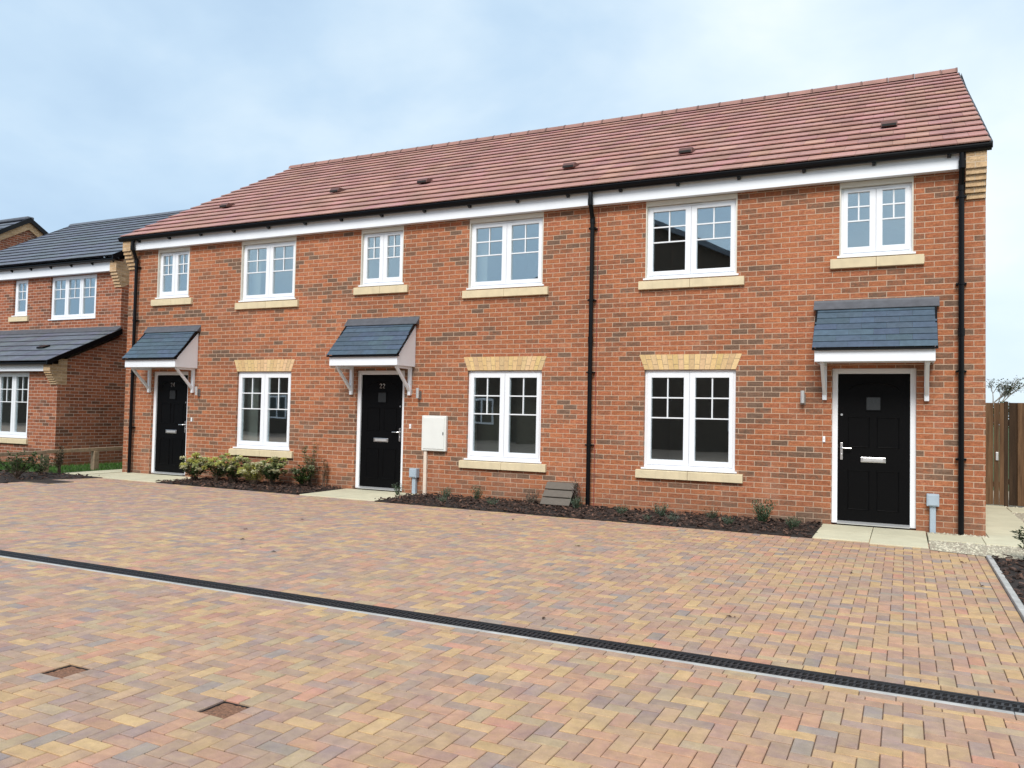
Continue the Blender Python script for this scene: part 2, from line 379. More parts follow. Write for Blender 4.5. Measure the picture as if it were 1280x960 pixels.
# slabs (door paths)
def slabs(name,rects,label=None):
    mb=MB()
    for x0,x1,y0,y1 in rects:
        k=random.uniform(.94,1.05); mb.box(x0+.004,x1-.004,y0+.004,y1-.004,G0-.03,G0+.014,c=(k,k*.99,k*.97))
    o=mb.build(name,M['slab'],bevel=.004); tag(o,kind='structure'); return o
slabs('door_path',[(-.99,-.36,-1.42,-.70),(-.36,.26,-1.52,-.70),(-.99,-.36,-.70,0),(-.36,.26,-.70,0)])
slabs('door_path',[(-8.98,-8.2,-1.28,-.6),(-8.2,-7.45,-1.30,-.6),(-8.98,-8.2,-.6,0),(-8.2,-7.45,-.6,0)])
slabs('door_path',[(-13.95,-13.2,-1.14,-.55),(-13.2,-12.45,-1.17,-.55),(-13.95,-13.2,-.55,0),(-13.2,-12.45,-.55,0),(-14.75,-13.95,-.98,-.4),(-14.75,-13.95,-.4,.0),(-15.45,-14.85,-.92,-.3),(-15.45,-14.85,-.3,.35),(-15.45,-14.85,.35,1.0)])
slabs('side_path',[(.27,.87,-.80,-.2),(.87,1.5,-.80,-.2),(.95,1.55,-.2,.4),(.95,1.55,.4,1.0),(.95,1.55,1.0,1.6),(.95,1.55,1.6,2.2),(.95,1.55,2.2,2.8),(.95,1.55,2.8,3.4),(.95,1.55,3.4,4.0),(.95,1.55,4.0,4.6),(1.56,2.2,3.4,4.2),(1.5,2.15,-.80,-.2)])
# gravel
sheet('gravel_strip',[(.27,-1.62),(.95,-1.80),(3.2,-1.80),(3.2,8),(.8,8),(.8,0),(.27,0)],G0+.004,M['gravel'])
mb=MB()
def in_slab(x,y): return (.27<x<2.15 and -.80<y<-.2) or (.95<x<1.55 and -.2<y<4.6) or (1.56<x<2.2 and 3.4<y<4.2)
cnt=0
while cnt<3800:
    x=random.uniform(.28,3.0); y=random.uniform(-1.75,2.5) if random.random()<.85 else random.uniform(2.5,4.4)
    if in_slab(x,y) or (x<.94 and y>-.01) or y<-1.6-(x-.27)*.3 : continue
    s=random.uniform(.008,.022); k=random.uniform(.55,1.0); c=(.62*k,.57*k,.44*k) if random.random()<.8 else (.40*k,.33*k,.26*k)
    vs=[(x+s*math.cos(q)*random.uniform(.7,1.1),y+s*math.sin(q)*random.uniform(.7,1.1),G0+.004) for q in (0,1.26,2.5,3.8,5.0)]+[(x+random.uniform(-.2,.2)*s,y,G0+.006+s*.7)]
    mb.mesh(vs,[(0,1,5),(1,2,5),(2,3,5),(3,4,5),(4,0,5)],c=c); cnt+=1
tag(mb.build('gravel',M['pebble']),label='pale angular gravel chippings round the side path',kind='stuff')
# kerb
mb=MB(); y=-1.82
while y>-12: mb.box(XR+.004,XR+.056,y-.91,y-.004,G0-.1,G0+.028); y-=.914
tag(mb.build('edging_kerb',M['concrete'],bevel=.006),kind='structure')

# planting beds with bark
beds=[('planting_bed',[(-7.45,-1.33),(-.99,-1.44),(-.99,0),(-7.45,0)],2600),
      ('planting_bed',[(-12.45,-1.18),(-8.98,-1.26),(-8.98,0),(-12.45,0)],1400),
      ('planting_bed',[(.845,-1.80),(3.4,-1.72),(3.4,-7),(.845,-7)],2600),
      ('planting_bed',[(-15.4,-.92),(-14.0,-1.08),(-14.35,-1.9),(-14.35,-3.4),(-19,-7),(-21,-4),(-16.1,-1.0)],1500)]
chips=MB()
def inpoly(x,y,p):
    r=False;n=len(p)
    for i in range(n):
        x1,y1=p[i];x2,y2=p[(i+1)%n]
        if (y1>y)!=(y2>y) and x<(x2-x1)*(y-y1)/(y2-y1)+x1: r=not r
    return r
for nm,poly,cn in beds:
    sheet(nm,poly,G0+.006,M['soil'])
    xs=[p[0] for p in poly]; ys=[p[1] for p in poly]; k=0
    while k<cn:
        x=random.uniform(min(xs),max(xs)); y=random.uniform(min(ys),max(ys))
        if nm and x>3.0 and False: continue
        if not inpoly(x,y,poly): continue
        L=random.uniform(.025,.075); W=L*random.uniform(.25,.5); a=random.uniform(0,6.28); tl=random.uniform(-.5,.5); z=G0+.014+random.uniform(0,.028)
        u=Vector((math.cos(a),math.sin(a),tl))*L/2; w=Vector((-math.sin(a),math.cos(a),random.uniform(-.5,.5)))*W/2; h=Vector((0,0,random.uniform(.004,.010)))
        c=Vector((x,y,z)); q=random.random()
        cc=(.55,.5,.5) if q<.35 else (1,.9,.85) if q<.7 else (1.7,1.5,1.4) if q<.9 else (3.0,2.5,2.2)
        kk=random.uniform(.7,1.2); cc=tuple(v*kk for v in cc)
        chips.mesh([c-u-w,c+u-w,c+u*.9+w,c-u*.8+w,c-u-w+h,c+u-w+h,c+u*.9+w+h,c-u*.8+w+h],[(4,5,6,7),(0,1,5,4),(1,2,6,5),(2,3,7,6),(3,0,4,7)],c=cc); k+=1
tag(chips.build('bark_mulch',M['bark']),label='dark brown bark chippings covering the planting beds',kind='stuff')

# lawn on the left
sheet('lawn',[(-15.46,.2),(-15.46,14),(-40,14),(-40,-1.2),(-21,-1.0),(-16.1,-.98),(-15.46,-.93)],G0-.01,M['grass'])
gb=MB()
for k in range(9000):
    x=random.uniform(-21,-15.5); y=random.uniform(-.95,2.2) if x>-17.3 else random.uniform(-.95,.2)
    h=random.uniform(.03,.07); a=random.uniform(0,6.28); dx,dy=math.cos(a)*.006,math.sin(a)*.006; lx,ly=random.uniform(-.02,.02),random.uniform(-.02,.02)
    g=random.uniform(.7,1.3); gb.face([(x-dx,y-dy,G0-.01),(x+dx,y+dy,G0-.01),(x+lx,y+ly,G0+h)],c=(.06*g,.15*g,.022*g))
tag(gb.build('grass',M['leaf']),label='short green grass between the knee rail and the neighbouring wall',kind='stuff')

# ------------------------------------------------------------------ house kit
RS=.567                                    # roof slope
def roof_z(y): return 4.93+RS*(y+.22)
def roof_face(mb,x0,x1,y0,z0,y1,z1,courses,tw,base_c,skew=(0,0),thick=.026,jit=.12,phase=0.,gap=.0013):
    """interlocking flat tiles laid in courses from the eaves (y0,z0) to the ridge (y1,z1)"""
    dy=(y1-y0)/courses; dz=(z1-z0)/courses; L=math.hypot(dy,dz); ny,nz=-dz/L*(1 if dy>0 else 1),abs(dy)/L
    if dy<0: ny=dz/L; 
    if dy<0: ny=-ny*-1
    nrm=Vector((0,-dz,dy)).normalized()
    if nrm.z<0: nrm=-nrm
    for r in range(courses):
        ya,za=y0+dy*r,z0+dz*r; yb,zb=ya+dy*1.06,za+dz*1.06
        if r==courses-1: yb,zb=y1,z1
        off=(tw/2 if r%2 else 0)+phase
        xs=[x0]; x=math.floor(x0/tw)*tw+off-tw
        while x<x1:
            if x>x0+.15: xs.append(x)
            x+=tw
        if x1-xs[-1]<.15 and len(xs)>1: xs.pop()
        xs.append(x1)
        fa=(r)/courses; fb=(r+1)/courses
        for i in range(len(xs)-1):
            xa,xb=xs[i]+gap,xs[i+1]-gap
            sa0=skew[0]*fa if i==0 else 0; sb0=skew[1]*fa if i==len(xs)-2 else 0
            sa1=skew[0]*fb if i==0 else 0; sb1=skew[1]*fb if i==len(xs)-2 else 0
            if xb+sb0-(xa+sa0)<.02: continue
            k=1+random.uniform(-jit,jit)+noise.noise(Vector((xa*1.3,r*.9,base_c[0])))*.16
            hue=random.random()
            c=(base_c[0]*k,base_c[1]*k*random.uniform(.93,1.06),base_c[2]*k*random.uniform(.93,1.08))
            lift=thick+random.uniform(-.002,.002)
            a=Vector((0,ya,za))+nrm*thick*.6; b=Vector((0,yb,zb)); up=nrm*lift; lo=nrm*.004
            p=[Vector((xa+sa0,0,0))+a,Vector((xb+sb0,0,0))+a,Vector((xb+sb1,0,0))+b-nrm*.012,Vector((xa+sa1,0,0))+b-nrm*.012]
            q=[p[0]+up*.45,p[1]+up*.45,p[2]+lo+nrm*.012,p[3]+lo+nrm*.012]
            if dy<0: p=[p[1],p[0],p[3],p[2]]; q=[q[1],q[0],q[3],q[2]]
            mb.hexa(p+q,c=c)

def wall_front(mb,x0,x1,z0,z1,y,ops,depth=.10):
    xs=sorted({x0,x1}|{o[0] for o in ops}|{o[1] for o in ops}); zs=sorted({z0,z1}|{o[2] for o in ops}|{o[3] for o in ops})
    for i in range(len(xs)-1):
        for k in range(len(zs)-1):
            cx=(xs[i]+xs[i+1])/2; cz=(zs[k]+zs[k+1])/2
            if any(o[0]<cx<o[1] and o[2]<cz<o[3] for o in ops): continue
            mb.face([(xs[i],y,zs[k]),(xs[i+1],y,zs[k]),(xs[i+1],y,zs[k+1]),(xs[i],y,zs[k+1])])
    for a,b,c,d in ops:
        mb.face([(a,y,c),(a,y+depth,c),(a,y+depth,d),(a,y,d)][::-1]); mb.face([(b,y,c),(b,y+depth,c),(b,y+depth,d),(b,y,d)])
        mb.face([(a,y,d),(b,y,d),(b,y+depth,d),(a,y+depth,d)]); mb.face([(a,y,c),(b,y,c),(b,y+depth,c),(a,y+depth,c)][::-1])

def make_window(house,x0,x1,z0,z1,y,side,mull,top,bars,bot,sill=None,arch=False,lights=2,lining=True,bar_lab=None):
    """frame part > panes, glazing bars, sill"""
    yf=y+.05; n=lights; gw=((x1-x0)-2*side-(n-1)*mull)/n
    gz0,gz1=z0+bot,z1-top
    fr=MB()
    o=.045                                      # outer frame, sashes stand proud of it
    fr.box(x0,x0+o,yf,yf+.07,z0+.02,z1); fr.box(x1-o,x1,yf,yf+.07,z0+.02,z1); fr.box(x0+o,x1-o,yf,yf+.07,z1-o,z1); fr.box(x0+o,x1-o,yf,yf+.07,z0+.02,z0+.02+o)
    fr.box(x0-.03,x1+.03,yf-.075,yf+.01,z0-.008,z0+.018)      # projecting plastic cill
    gx=[]
    for k in range(n):
        a=x0+side+k*(gw+mull); b=a+gw; gx.append((a,b))
        sl=a-(side-o+.002 if k==0 else mull/2-.003); sr=b+(side-o+.002 if k==n-1 else mull/2-.003)
        sb=gz0-(z0+.02+o)+.002; stp=(z1-o)-gz1+.002; ys=yf-.012
        fr.box(sl,a,ys,yf+.055,gz0-sb,gz1+stp); fr.box(b,sr,ys,yf+.055,gz0-sb,gz1+stp)
        fr.box(a,b,ys,yf+.055,gz0-sb,gz0); fr.box(a,b,ys,yf+.055,gz1,gz1+stp)
        if k<n-1: fr.box(b+mull/2-.003,b+mull/2+.003,yf+.004,yf+.06,z0+.02+o,z1-o)
    # trickle vent along the head
    xm=(x0+x1)/2; fr.box(xm-.16,xm+.16,yf-.014,yf+.001,z1-.030,z1-.016)
    w=fr.build('window',M['upvc'],house,bevel=.005)
    for a,b in gx:
        p=MB(); p.box(a,b,yf+.020,yf+.026,gz0,gz1); p.build('pane',M['glass'],w)
        g=MB()
        xm=(a+b)/2; zb1,zb2=gz1-bars[0],gz1-bars[1]
        for zz in (zb1,zb2): g.box(a,b,yf+.006,yf+.018,zz-.0095,zz+.0095)
        g.box(xm-.0095,xm+.0095,yf+.0075,yf+.0165,zb2+.0095,gz1)
        g.build('glazing_bar',M['bar'],w)
    if sill:
        s=MB(); sx0,sx1,sz0,sz1=sill
        xm=(sx0+sx1)/2
        for a,b in ((sx0,xm-.002),(xm+.002,sx1)):
            s.prism([(y-.055,sz0+.004),(y-.055,sz1-.015),(y+.05,sz1),(y+.05,sz0),(y-.03,sz0)],a,b)
        s.build('stone_sill',M['stone'],w,bevel=.004)
    if arch:
        ar=MB(); nb=18; zt=z1+.228; sp=.085; zb=z1+.004
        hx=(x1-x0)/2; cx=(x0+x1)/2
        for k in range(nb):
            f0=-1+2*k/nb; f1=-1+2*(k+1)/nb; g=.004
            a0,a1=cx+f0*hx+g,cx+f1*hx-g; b0,b1=cx+f0*(hx+sp)+g,cx+f1*(hx+sp)-g
            c=random.uniform(.85,1.12); cc=(c,c*random.uniform(.94,1.02),c*random.uniform(.85,1.05))
            zz=zb+(zt-zb)*(.67 if k%2 else .33)
            def L(t,f): return cx+f*(hx+sp*(t-zb)/(zt-zb))
            for za,zc in ((zb,zz-.004),(zz+.004,zt)):
                p=[(L(za,f0)+g,za),(L(za,f1)-g,za),(L(zc,f1)-g,zc),(L(zc,f0)+g,zc)]
                ar.hexa([(p[0][0],y-.006,p[0][1]),(p[1][0],y-.006,p[1][1]),(p[1][0],y+.03,p[1][1]),(p[0][0],y+.03,p[0][1]),(p[3][0],y-.006,p[3][1]),(p[2][0],y-.006,p[2][1]),(p[2][0],y+.03,p[2][1]),(p[3][0],y+.03,p[3][1])],c=cc)
        ar.mesh([(cx-hx,y-.002,zb),(cx+hx,y-.002,zb),(cx+hx+sp,y-.002,zt),(cx-hx-sp,y-.002,zt),(cx-hx,y+.02,zb),(cx+hx,y+.02,zb),(cx+hx+sp,y+.02,zt),(cx-hx-sp,y+.02,zt)],[(0,1,2,3),(0,4,5,1),(3,2,6,7),(1,5,6,2),(0,3,7,4)],mi=1)
        ar.build('brick_arch',[M['buff'],M['mortar']],w)
    if lining:                                  # the room behind the glass
        r=MB(); ya=yf+.071; yb=y+3.4
        fl=0.0 if z0<2 else 2.62; ce=2.32 if z0<2 else 4.70; e=.5
        pl=lambda *a: r.face(*a)
        r.face([(x0-e,yb,fl),(x1+e,yb,fl),(x1+e,yb,ce),(x0-e,yb,ce)],0)
        r.face([(x0-e,ya+.25,fl),(x0-e,yb,fl),(x0-e,yb,ce),(x0-e,ya+.25,ce)],0); r.face([(x1+e,ya+.25,fl),(x1+e,yb,fl),(x1+e,yb,ce),(x1+e,ya+.25,ce)],0)
        r.face([(x0-e,ya+.25,ce),(x1+e,ya+.25,ce),(x1+e,yb,ce),(x0-e,yb,ce)],0); r.face([(x0-e,ya+.25,fl),(x1+e,ya+.25,fl),(x1+e,yb,fl),(x0-e,yb,fl)],1)
        # plastered reveals, board and inner face of the wall
        r.face([(x0,ya,z0),(x0,ya+.25,z0),(x0,ya+.25,z1),(x0,ya,z1)],0); r.face([(x1,ya,z0),(x1,ya+.25,z0),(x1,ya+.25,z1),(x1,ya,z1)],0)
        r.face([(x0,ya,z1),(x1,ya,z1),(x1,ya+.25,z1),(x0,ya+.25,z1)],0); r.box(x0-.03,x1+.03,ya,ya+.29,z0+.03,z0+.055,2)
        yy=ya+.25
        for a,b,c_,d in ((x0-e,x0,fl,ce),(x1,x1+e,fl,ce),(x0,x1,fl,z0),(x0,x1,z1,ce)): 
            if d>c_: r.face([(a,yy,c_),(b,yy,c_),(b,yy,d),(a,yy,d)],0)
        r.build('room_lining',[M['plaster'],M['carpet'],M['upvc']],w)
    return w

def digits(text,x,z,y,h,mat,parent):
    seg={'0':'abcdef','1':'bc','2':'abged','4':'fgbc'}
    t=h*.12; w=h*.52; mb=MB()
    for k,ch in enumerate(text):
        ox=x+k*(w+h*.26)
        S={'a':(ox,ox+w,z+h-t,z+h),'d':(ox,ox+w,z,z+t),'g':(ox,ox+w,z+h/2-t/2,z+h/2+t/2),'f':(ox,ox+t,z+h/2,z+h),'b':(ox+w-t,ox+w,z+h/2,z+h),'e':(ox,ox+t,z,z+h/2),'c':(ox+w-t,ox+w,z,z+h/2)}
        if ch=='2':
            pts=[]; r=w/2-t/2
            for q in range(9):
                a=math.pi-q/8*math.pi*1.15; pts.append((ox+w/2+r*math.cos(a),z+h-r-t/2+r*math.sin(a)))
            pts.append((ox+t*.6,z+t*.5)); pts.append((ox+w,z+t*.5))
            mb.tube([(p,y-.002,q) for p,q in pts],t/2,6)
        elif ch=='4':
            mb.tube([(ox+w,y-.002,z+h*.28),(ox,y-.002,z+h*.28),(ox+w*.68,y-.002,z+h),(ox+w*.68,y-.002,z)],t/2,6)
    mb.build('house_number',mat,parent)

def make_door(house,cx,handle_left,number=None):
    x0,x1=cx-.515,cx+.515; yf=.05; z1=2.10
    fr=MB(); w=.072
    fr.box(x0,x0+w,yf,yf+.09,0,z1); fr.box(x1-w,x1,yf,yf+.09,0,z1); fr.box(x0+w,x1-w,yf,yf+.09,z1-w,z1)
    fr.build('door_frame',M['upvc'],house,bevel=.006)
    fr=MB(); fr.prism([(yf-.05,0.0),(yf-.05,.012),(yf+.01,.035),(yf+.09,.035),(yf+.09,0)],x0+w,x1-w); fr.build('door_threshold',M['chrome_dull'],house)
    a,b=x0+w+.004,x1-w-.004; yl=yf+.028
    d=MB(); d.box(a,b,yl,yl+.045,.04,z1-w-.004)
    # raised mouldings: two lower panels and an arched top panel
    def mould(p,closed=True):
        pts=[(u,yl-.001,v) for u,v in p]; d.tube(pts+([pts[0]] if closed else []),.009,6)
    cxm=(a+b)/2
    mould([(a+.13,.20),(cxm-.05,.20),(cxm-.05,.72),(a+.13,.72)]); mould([(cxm+.05,.20),(b-.13,.20),(b-.13,.72),(cxm+.05,.72)])
    mould([(a+.13,1.04),(cxm-.05,1.04),(cxm-.05,1.44),(a+.13,1.44)]); mould([(cxm+.05,1.04),(b-.13,1.04),(b-.13,1.44),(cxm+.05,1.44)])
    arc=[(a+.13,1.80)]+[(cxm+(b-a-.26)/2*math.cos(math.pi-q/8*math.pi),1.80+.10*math.sin(q/8*math.pi)) for q in range(9)]
    mould(arc,False)
    door=d.build('door',M['black_door'],house,bevel=.003)
    g=MB(); g.box(cxm-.085,cxm+.085,yl-.004,yl-.001,1.54,1.71); g.build('door_glass',M['door_glass'],door)
    g=MB()
    for p,q,r_,s_ in ((cxm-.1,cxm-.085,1.525,1.725),(cxm+.085,cxm+.1,1.525,1.725),(cxm-.085,cxm+.085,1.71,1.725),(cxm-.085,cxm+.085,1.525,1.54)): g.box(p,q,yl-.010,yl-.001,r_,s_)
    g.build('glass_trim',M['black_door'],door)
    g=MB(); g.box(cxm-.155,cxm+.155,yl-.012,yl-.001,.835,.905); g.build('letterbox',M['chrome'],door,bevel=.008)
    g=MB(); g.box(cxm-.125,cxm+.125,yl-.015,yl-.0115,.852,.888)
    g.build('letterbox_flap',M['chrome_dull'],door,bevel=.003)
    hx=a+.045 if handle_left else b-.045; sg=1 if handle_left else -1
    g=MB(); g.box(hx-.016,hx+.016,yl-.010,yl-.001,.86,1.09); g.tube([(hx,yl-.004,1.02),(hx,yl-.055,1.02),(hx+sg*.02,yl-.062,1.02),(hx+sg*.13,yl-.058,1.018)],.0095,8)
    g.tube([(hx,yl-.001,.93),(hx,yl-.016,.93)],.012,10)
    g.build('door_handle',M['chrome'],door,smooth=False,bevel=.002)
    g=MB(); g.tube([(hx,yl-.001,1.47),(hx,yl-.012,1.47)],.016,12); g.build('door_lock',M['chrome'],door)
    if number: digits(number,cxm-.055,1.785,yl-.003,.085,M['chrome'],door)

def make_canopy(house,cx):
    hw=.705; zb=2.155; zt=2.318; yf=-.56
    c=MB()
    roof_face(c,cx-hw-.025,cx+hw+.025,yf-.05,zt+.012,-.03,2.93,7,.30,(1,1,1),thick=.013,jit=.10,phase=cx%.3,gap=.0009)
    can=c.build('door_canopy',M['slate'],house)
    e=MB(); e.box(cx-hw-.03,cx+hw+.03,yf-.045,yf+.02,zt-.014,zt+.010)
    for sx in (-1,1):
        xa=cx+sx*(hw+.004); xb=cx+sx*(hw+.028); xa,xb=min(xa,xb),max(xa,xb)
        s=(2.93-zt)/(-.03-yf); e.prism([(yf-.03,zt-.012),(yf-.03,zt+.008),(-.002,zt+.008+s*(-yf+.028)),(-.002,zt-.035+s*(-yf+.028))],xa,xb)
    e.build('canopy_edge',M['black_plastic'],can)
    f=MB()
    f.box(cx-hw,cx+hw,yf,yf+.02,zb,zt-.015)
    s=(2.90-zt)/(-yf)
    for sx in (-1,1):
        xa=cx+sx*hw; xb=cx+sx*(hw-.02); xa,xb=min(xa,xb),max(xa,xb)
        f.prism([(yf+.02,zb),(yf+.02,zt-.02),(-.002,zt-.03+s*(-yf)),(-.002,zb)],xa,xb)
    f.box(cx-hw+.02,cx+hw-.02,yf+.02,-.002,zb+.012,zb+.024)
    f.build('canopy_fascia',M['white_paint'],can,bevel=.004)
    l=MB(); l.prism([(-.10,2.895),(-.10,2.903),(-.012,3.0),(-.002,3.03),(-.002,2.90)],cx-hw-.06,cx+hw+.06); l.build('lead_flashing',M['lead'],can)
    for sx in (-1,1):
        bx=cx+sx*.62; b=MB(); w=.028
        b.box(bx-w,bx+w,-.055,-.002,1.665,zb+.012)
        b.box(bx-w,bx+w,-.46,-.055,zb-.038,zb+.012)
        b.prism([(-.055,1.73),(-.055,1.80),(-.40,zb-.038),(-.455,zb-.038)],bx-w*.8,bx+w*.8)
        b.build('bracket',M['white_paint'],can,bevel=.004)

def downpipe(house,x,top,bottom,neck=True,ybase=-.075,dx=0.0):
    p=MB(); pts=[(x-dx,-.185,top),(x-dx,-.185,top-.16)]
    pts+= [(x,ybase,top-.42)]+[(x,ybase,bottom)]
    p.tube(pts,.034,12)
    for z in (top-.42,top-.16): p.tube([((x if z<top-.3 else x-dx),(ybase if z<top-.3 else -.185),z+.05),((x if z<top-.3 else x-dx),(ybase if z<top-.3 else -.185),z-.05)],.041,12)
    p.tube([(x,ybase,2.60),(x,ybase,2.50)],.041,12)
    o=p.build('downpipe',M['black_plastic'],house,smooth=False)
    z=top-.55
    while z>.3:
        b=MB(); b.box(x-.062,x+.062,-.03,-.002,z-.012,z+.012); b.tube([(x,ybase,z-.014),(x,ybase,z+.014)],.044,12); b.box(x-.060,x-.045,ybase-.008,-.03,z-.012,z+.012); b.box(x+.045,x+.060,ybase-.008,-.03,z-.012,z+.012)
        b.build('pipe_clip',M['black_plastic'],o); z-=1.12
    return o

def corbel(house,x0,x1,y=0,zt=4.885,zb=4.26,ymax=-.19,name='corbel',depth=.30,side=0):
    m=MB(); n=5; sh=(4.62-zb)/(n)
    for k in range(n):
        z0=zb+k*sh; yy=y+ymax*(k+1)/(n+0.)*.85
        m.box(x0,x1,yy,y+.02,z0+.004,z0+sh)
    m.box(x0,x1,y+ymax,y+.02,4.62+.002,zt)
    return m.build(name,M['buff_brick'],house)

def build_house(x0,x1,door,gwin,us,ul,hl,canopy,number,label,pipes,lend,rend,light,bell,vents):
    h=thing('terraced_house',((x0+x1)/2,0,G0),label,'house','terraced houses in the brick row')
    ops=[(door-.515,door+.515,-.02,2.10),(gwin-.675,gwin+.675,.612,2.092),(us-.452,us+.452,3.605,4.66),(ul-.677,ul+.677,3.447,4.66)]
    w=MB(); wall_front(w,x0,x1,-.12,4.66,0.0,ops)
    D=9.9
    w.face([(x0,D,-.12),(x1,D,-.12),(x1,D,4.9),(x0,D,4.9)][::-1])
    w.face([(x0,0,-.12),(x0,0,5.03),(x0,4.95,7.83),(x0,D,5.03),(x0,D,-.12)])
    w.face([(x1,0,-.12),(x1,0,5.03),(x1,4.95,7.83),(x1,D,5.03),(x1,D,-.12)][::-1])
    w.face([(x0,0.0,4.66),(x1,0.0,4.66),(x1,0,5.02),(x0,0,5.02)])
    w.build('wall',M['brick'],h)
    # roof
    xa=x0-(.05 if lend else 0); xb=x1+(.04 if rend else 0)
    r=MB(); sk=(0,-.10 if rend else 0)
    roof_face(r,xa,xb,-.22,4.915,4.95,7.845,17,.30,(1,1,1),skew=sk,jit=.09,thick=.034)
    roof_face(r,xa,xb,10.12,4.915,4.95,7.845,17,.30,(1,1,1),skew=sk,jit=.09,thick=.034)
    for ya in (-.2,10.10):
        r.face([(xa+.02,ya,4.905),(xb-.02,ya,4.905),(xb-.02+sk[1],4.95,7.83),(xa+.02,4.95,7.83)])
    rf=r.build('roof',M['tile'],h)
    x=xa; rd=MB(); xe=xb+sk[1]
    while x<xe-.05:
        e=min(x+.45,xe); k=random.uniform(.8,1.02); 
        prof=[(-.13,-.055),(-.10,.012),(-.05,.05),(0,.062),(.05,.05),(.10,.012),(.13,-.055),(.0,-.02)]
        rd.prism([(4.95+a,7.868+b) for a,b in prof][::-1],x+.003,e-.003,c=(k*.85,k*.85,k*.85)); 
        rd.prism([(4.95+a*1.06,7.868+b*1.12) for a,b in prof][::-1],e-.035,e-.004,c=(k*.5,k*.5,k*.5)); x+=.45
    rd.build('ridge_tile',M['tile'],rf)
    for side,xx,sg in ((lend,xa,-1),(rend,xb,1)):
        if side:
            v=MB()
            for q in range(17):
                f=q/17; f2=(q+1)/17; y0=-.22+5.17*f; z0=4.915+2.93*f; y1=-.22+5.17*f2; z1=4.915+2.93*f2; s0=(sk[1]*f if sg>0 else 0); 
                for m_ in (0,1):
                    Y0,Y1=(y0,y1) if m_==0 else (9.9-y0,9.9-y1)
                    v.prism([(Y0,z0-.07),(Y0,z0+.012),(Y1,z1+.000),(Y1,z1-.07)] if m_==0 else [(Y0,z0-.07),(Y1,z1-.07),(Y1,z1+.0),(Y0,z0+.012)],xx+s0-.022,xx+s0+.022)
            v.build('verge_trim',M['black_plastic'],rf)
    for vx,vz in vents:
        vy=(vz-4.93)/RS-.22; v=MB(); s=RS
        v.prism([(vy-.11,vz-.045+.03),(vy-.11,vz+.03),(vy-.06,vz+.055+.03),(vy+.14,vz+.10),(vy+.14,vz+.06)],vx-.11,vx+.11)
        vo=v.build('roof_vent',M['vent'],rf,bevel=.006)
        g=MB(); g.box(vx-.095,vx+.095,vy-.118,vy-.108,vz-.008,vz+.026); g.build('vent_mouth',M['black_void'],rf)
    # eaves
    fx0=x0+(.26 if lend else 0); fx1=x1-(.23 if rend else 0)
    f=MB(); f.box(fx0,fx1,-.13,-.112,4.642,4.86); f.box(fx0,fx1,-.112,0.0,4.646,4.66)
    fa=f.build('fascia',M['white_paint'],h)
    gx0=x0-(.07 if lend else 0); gx1=x1+(.05 if rend else 0)
    g=MB(); prof=[]
    for q in range(9):
        a=math.pi+q/8*math.pi; prof.append((-.195+.062*math.cos(a),4.895+.072*math.sin(a)))
    prof+= [(-.139,4.902),(-.139,4.895)]
    inner=[(-.195+.052*math.cos(math.pi*2-q/8*math.pi),4.899+.062*math.sin(math.pi*2-q/8*math.pi)) for q in range(9)]
    for q in range(len(prof)-3):
        pass
    n=9
    for q in range(n-1):
        g.mesh([(gx0,*prof[q]),(gx1,*prof[q]),(gx1,*prof[q+1]),(gx0,*prof[q+1])],[(0,3,2,1)])
        g.mesh([(gx0,*inner[q]),(gx1,*inner[q]),(gx1,*inner[q+1]),(gx0,*inner[q+1])],[(0,3,2,1)])
    g.box(gx0,gx1,-.262,-.252,4.888,4.905)
    for xx,sd in ((gx0,lend),(gx1,rend)):
        if sd: g.mesh([(xx,*p) for p in prof[:9]],[tuple(range(9))])
    g.box(gx0,gx1,-.136,-.02,4.875,4.905)
    gu=g.build('gutter',M['black_plastic'],h)
    x=x0+.45
    while x<x1-.1:
        b=MB(); b.prism([(-.131,4.80),(-.131,4.87),(-.20,4.83),(-.20,4.815),(-.15,4.79)],x-.022,x+.022); b.build('gutter_bracket',M['black_plastic'],gu); x+=.88
    # openings
    make_window(h,gwin-.675,gwin+.675,.612,2.089,0,.10,.17,.115,(.30,.60),.14,sill=(gwin-.78,gwin+.79,.467,.603),arch=True)
    a=make_window(h,us-.452,us+.452,3.613,4.569,0,.10,.16,.065,(.195,.39),.14,sill=(us-.565,us+.58,3.456,3.602))
    b=make_window(h,ul-.677,ul+.677,3.454,4.569,0,.10,.17,.085,(.235,.465),.125,sill=(ul-.77,ul+.79,3.298,3.440))
    for cxx,hw,zs,wo in ((us,.452,3.605,a),(ul,.677,3.447,b)):
        tr=MB(); tr.mesh([(cxx-hw-.001,-.004,zs+.02),(cxx-hw-.001,-.004,4.64),(cxx+hw+.001,-.004,4.64),(cxx+hw+.001,-.004,zs+.02),(cxx+hw-.016,-.004,zs+.02),(cxx+hw-.016,-.004,4.571),(cxx-hw+.016,-.004,4.571),(cxx-hw+.016,-.004,zs+.02)]+
          [(cxx-hw-.001,.049,zs+.02),(cxx-hw-.001,.049,4.64),(cxx+hw+.001,.049,4.64),(cxx+hw+.001,.049,zs+.02),(cxx+hw-.016,.049,zs+.02),(cxx+hw-.016,.049,4.571),(cxx-hw+.016,.049,4.571),(cxx-hw+.016,.049,zs+.02)],
          [(0,7,6,1),(1,6,5,2),(2,5,4,3)]+[(k,(k+1)%8,8+(k+1)%8,8+k) for k in range(8)])
        tr.build('head_trim',M['cream'],wo)
    make_door(h,door,hl,number); make_canopy(h,canopy)
    for px,tp,nk in pipes: downpipe(h,px,tp,-.02)
    l=MB(); l.box(light-.035,light+.035,-.014,-.002,1.60,1.74); l.tube([(light,-.014,1.66),(light,-.05,1.66)],.012,8)
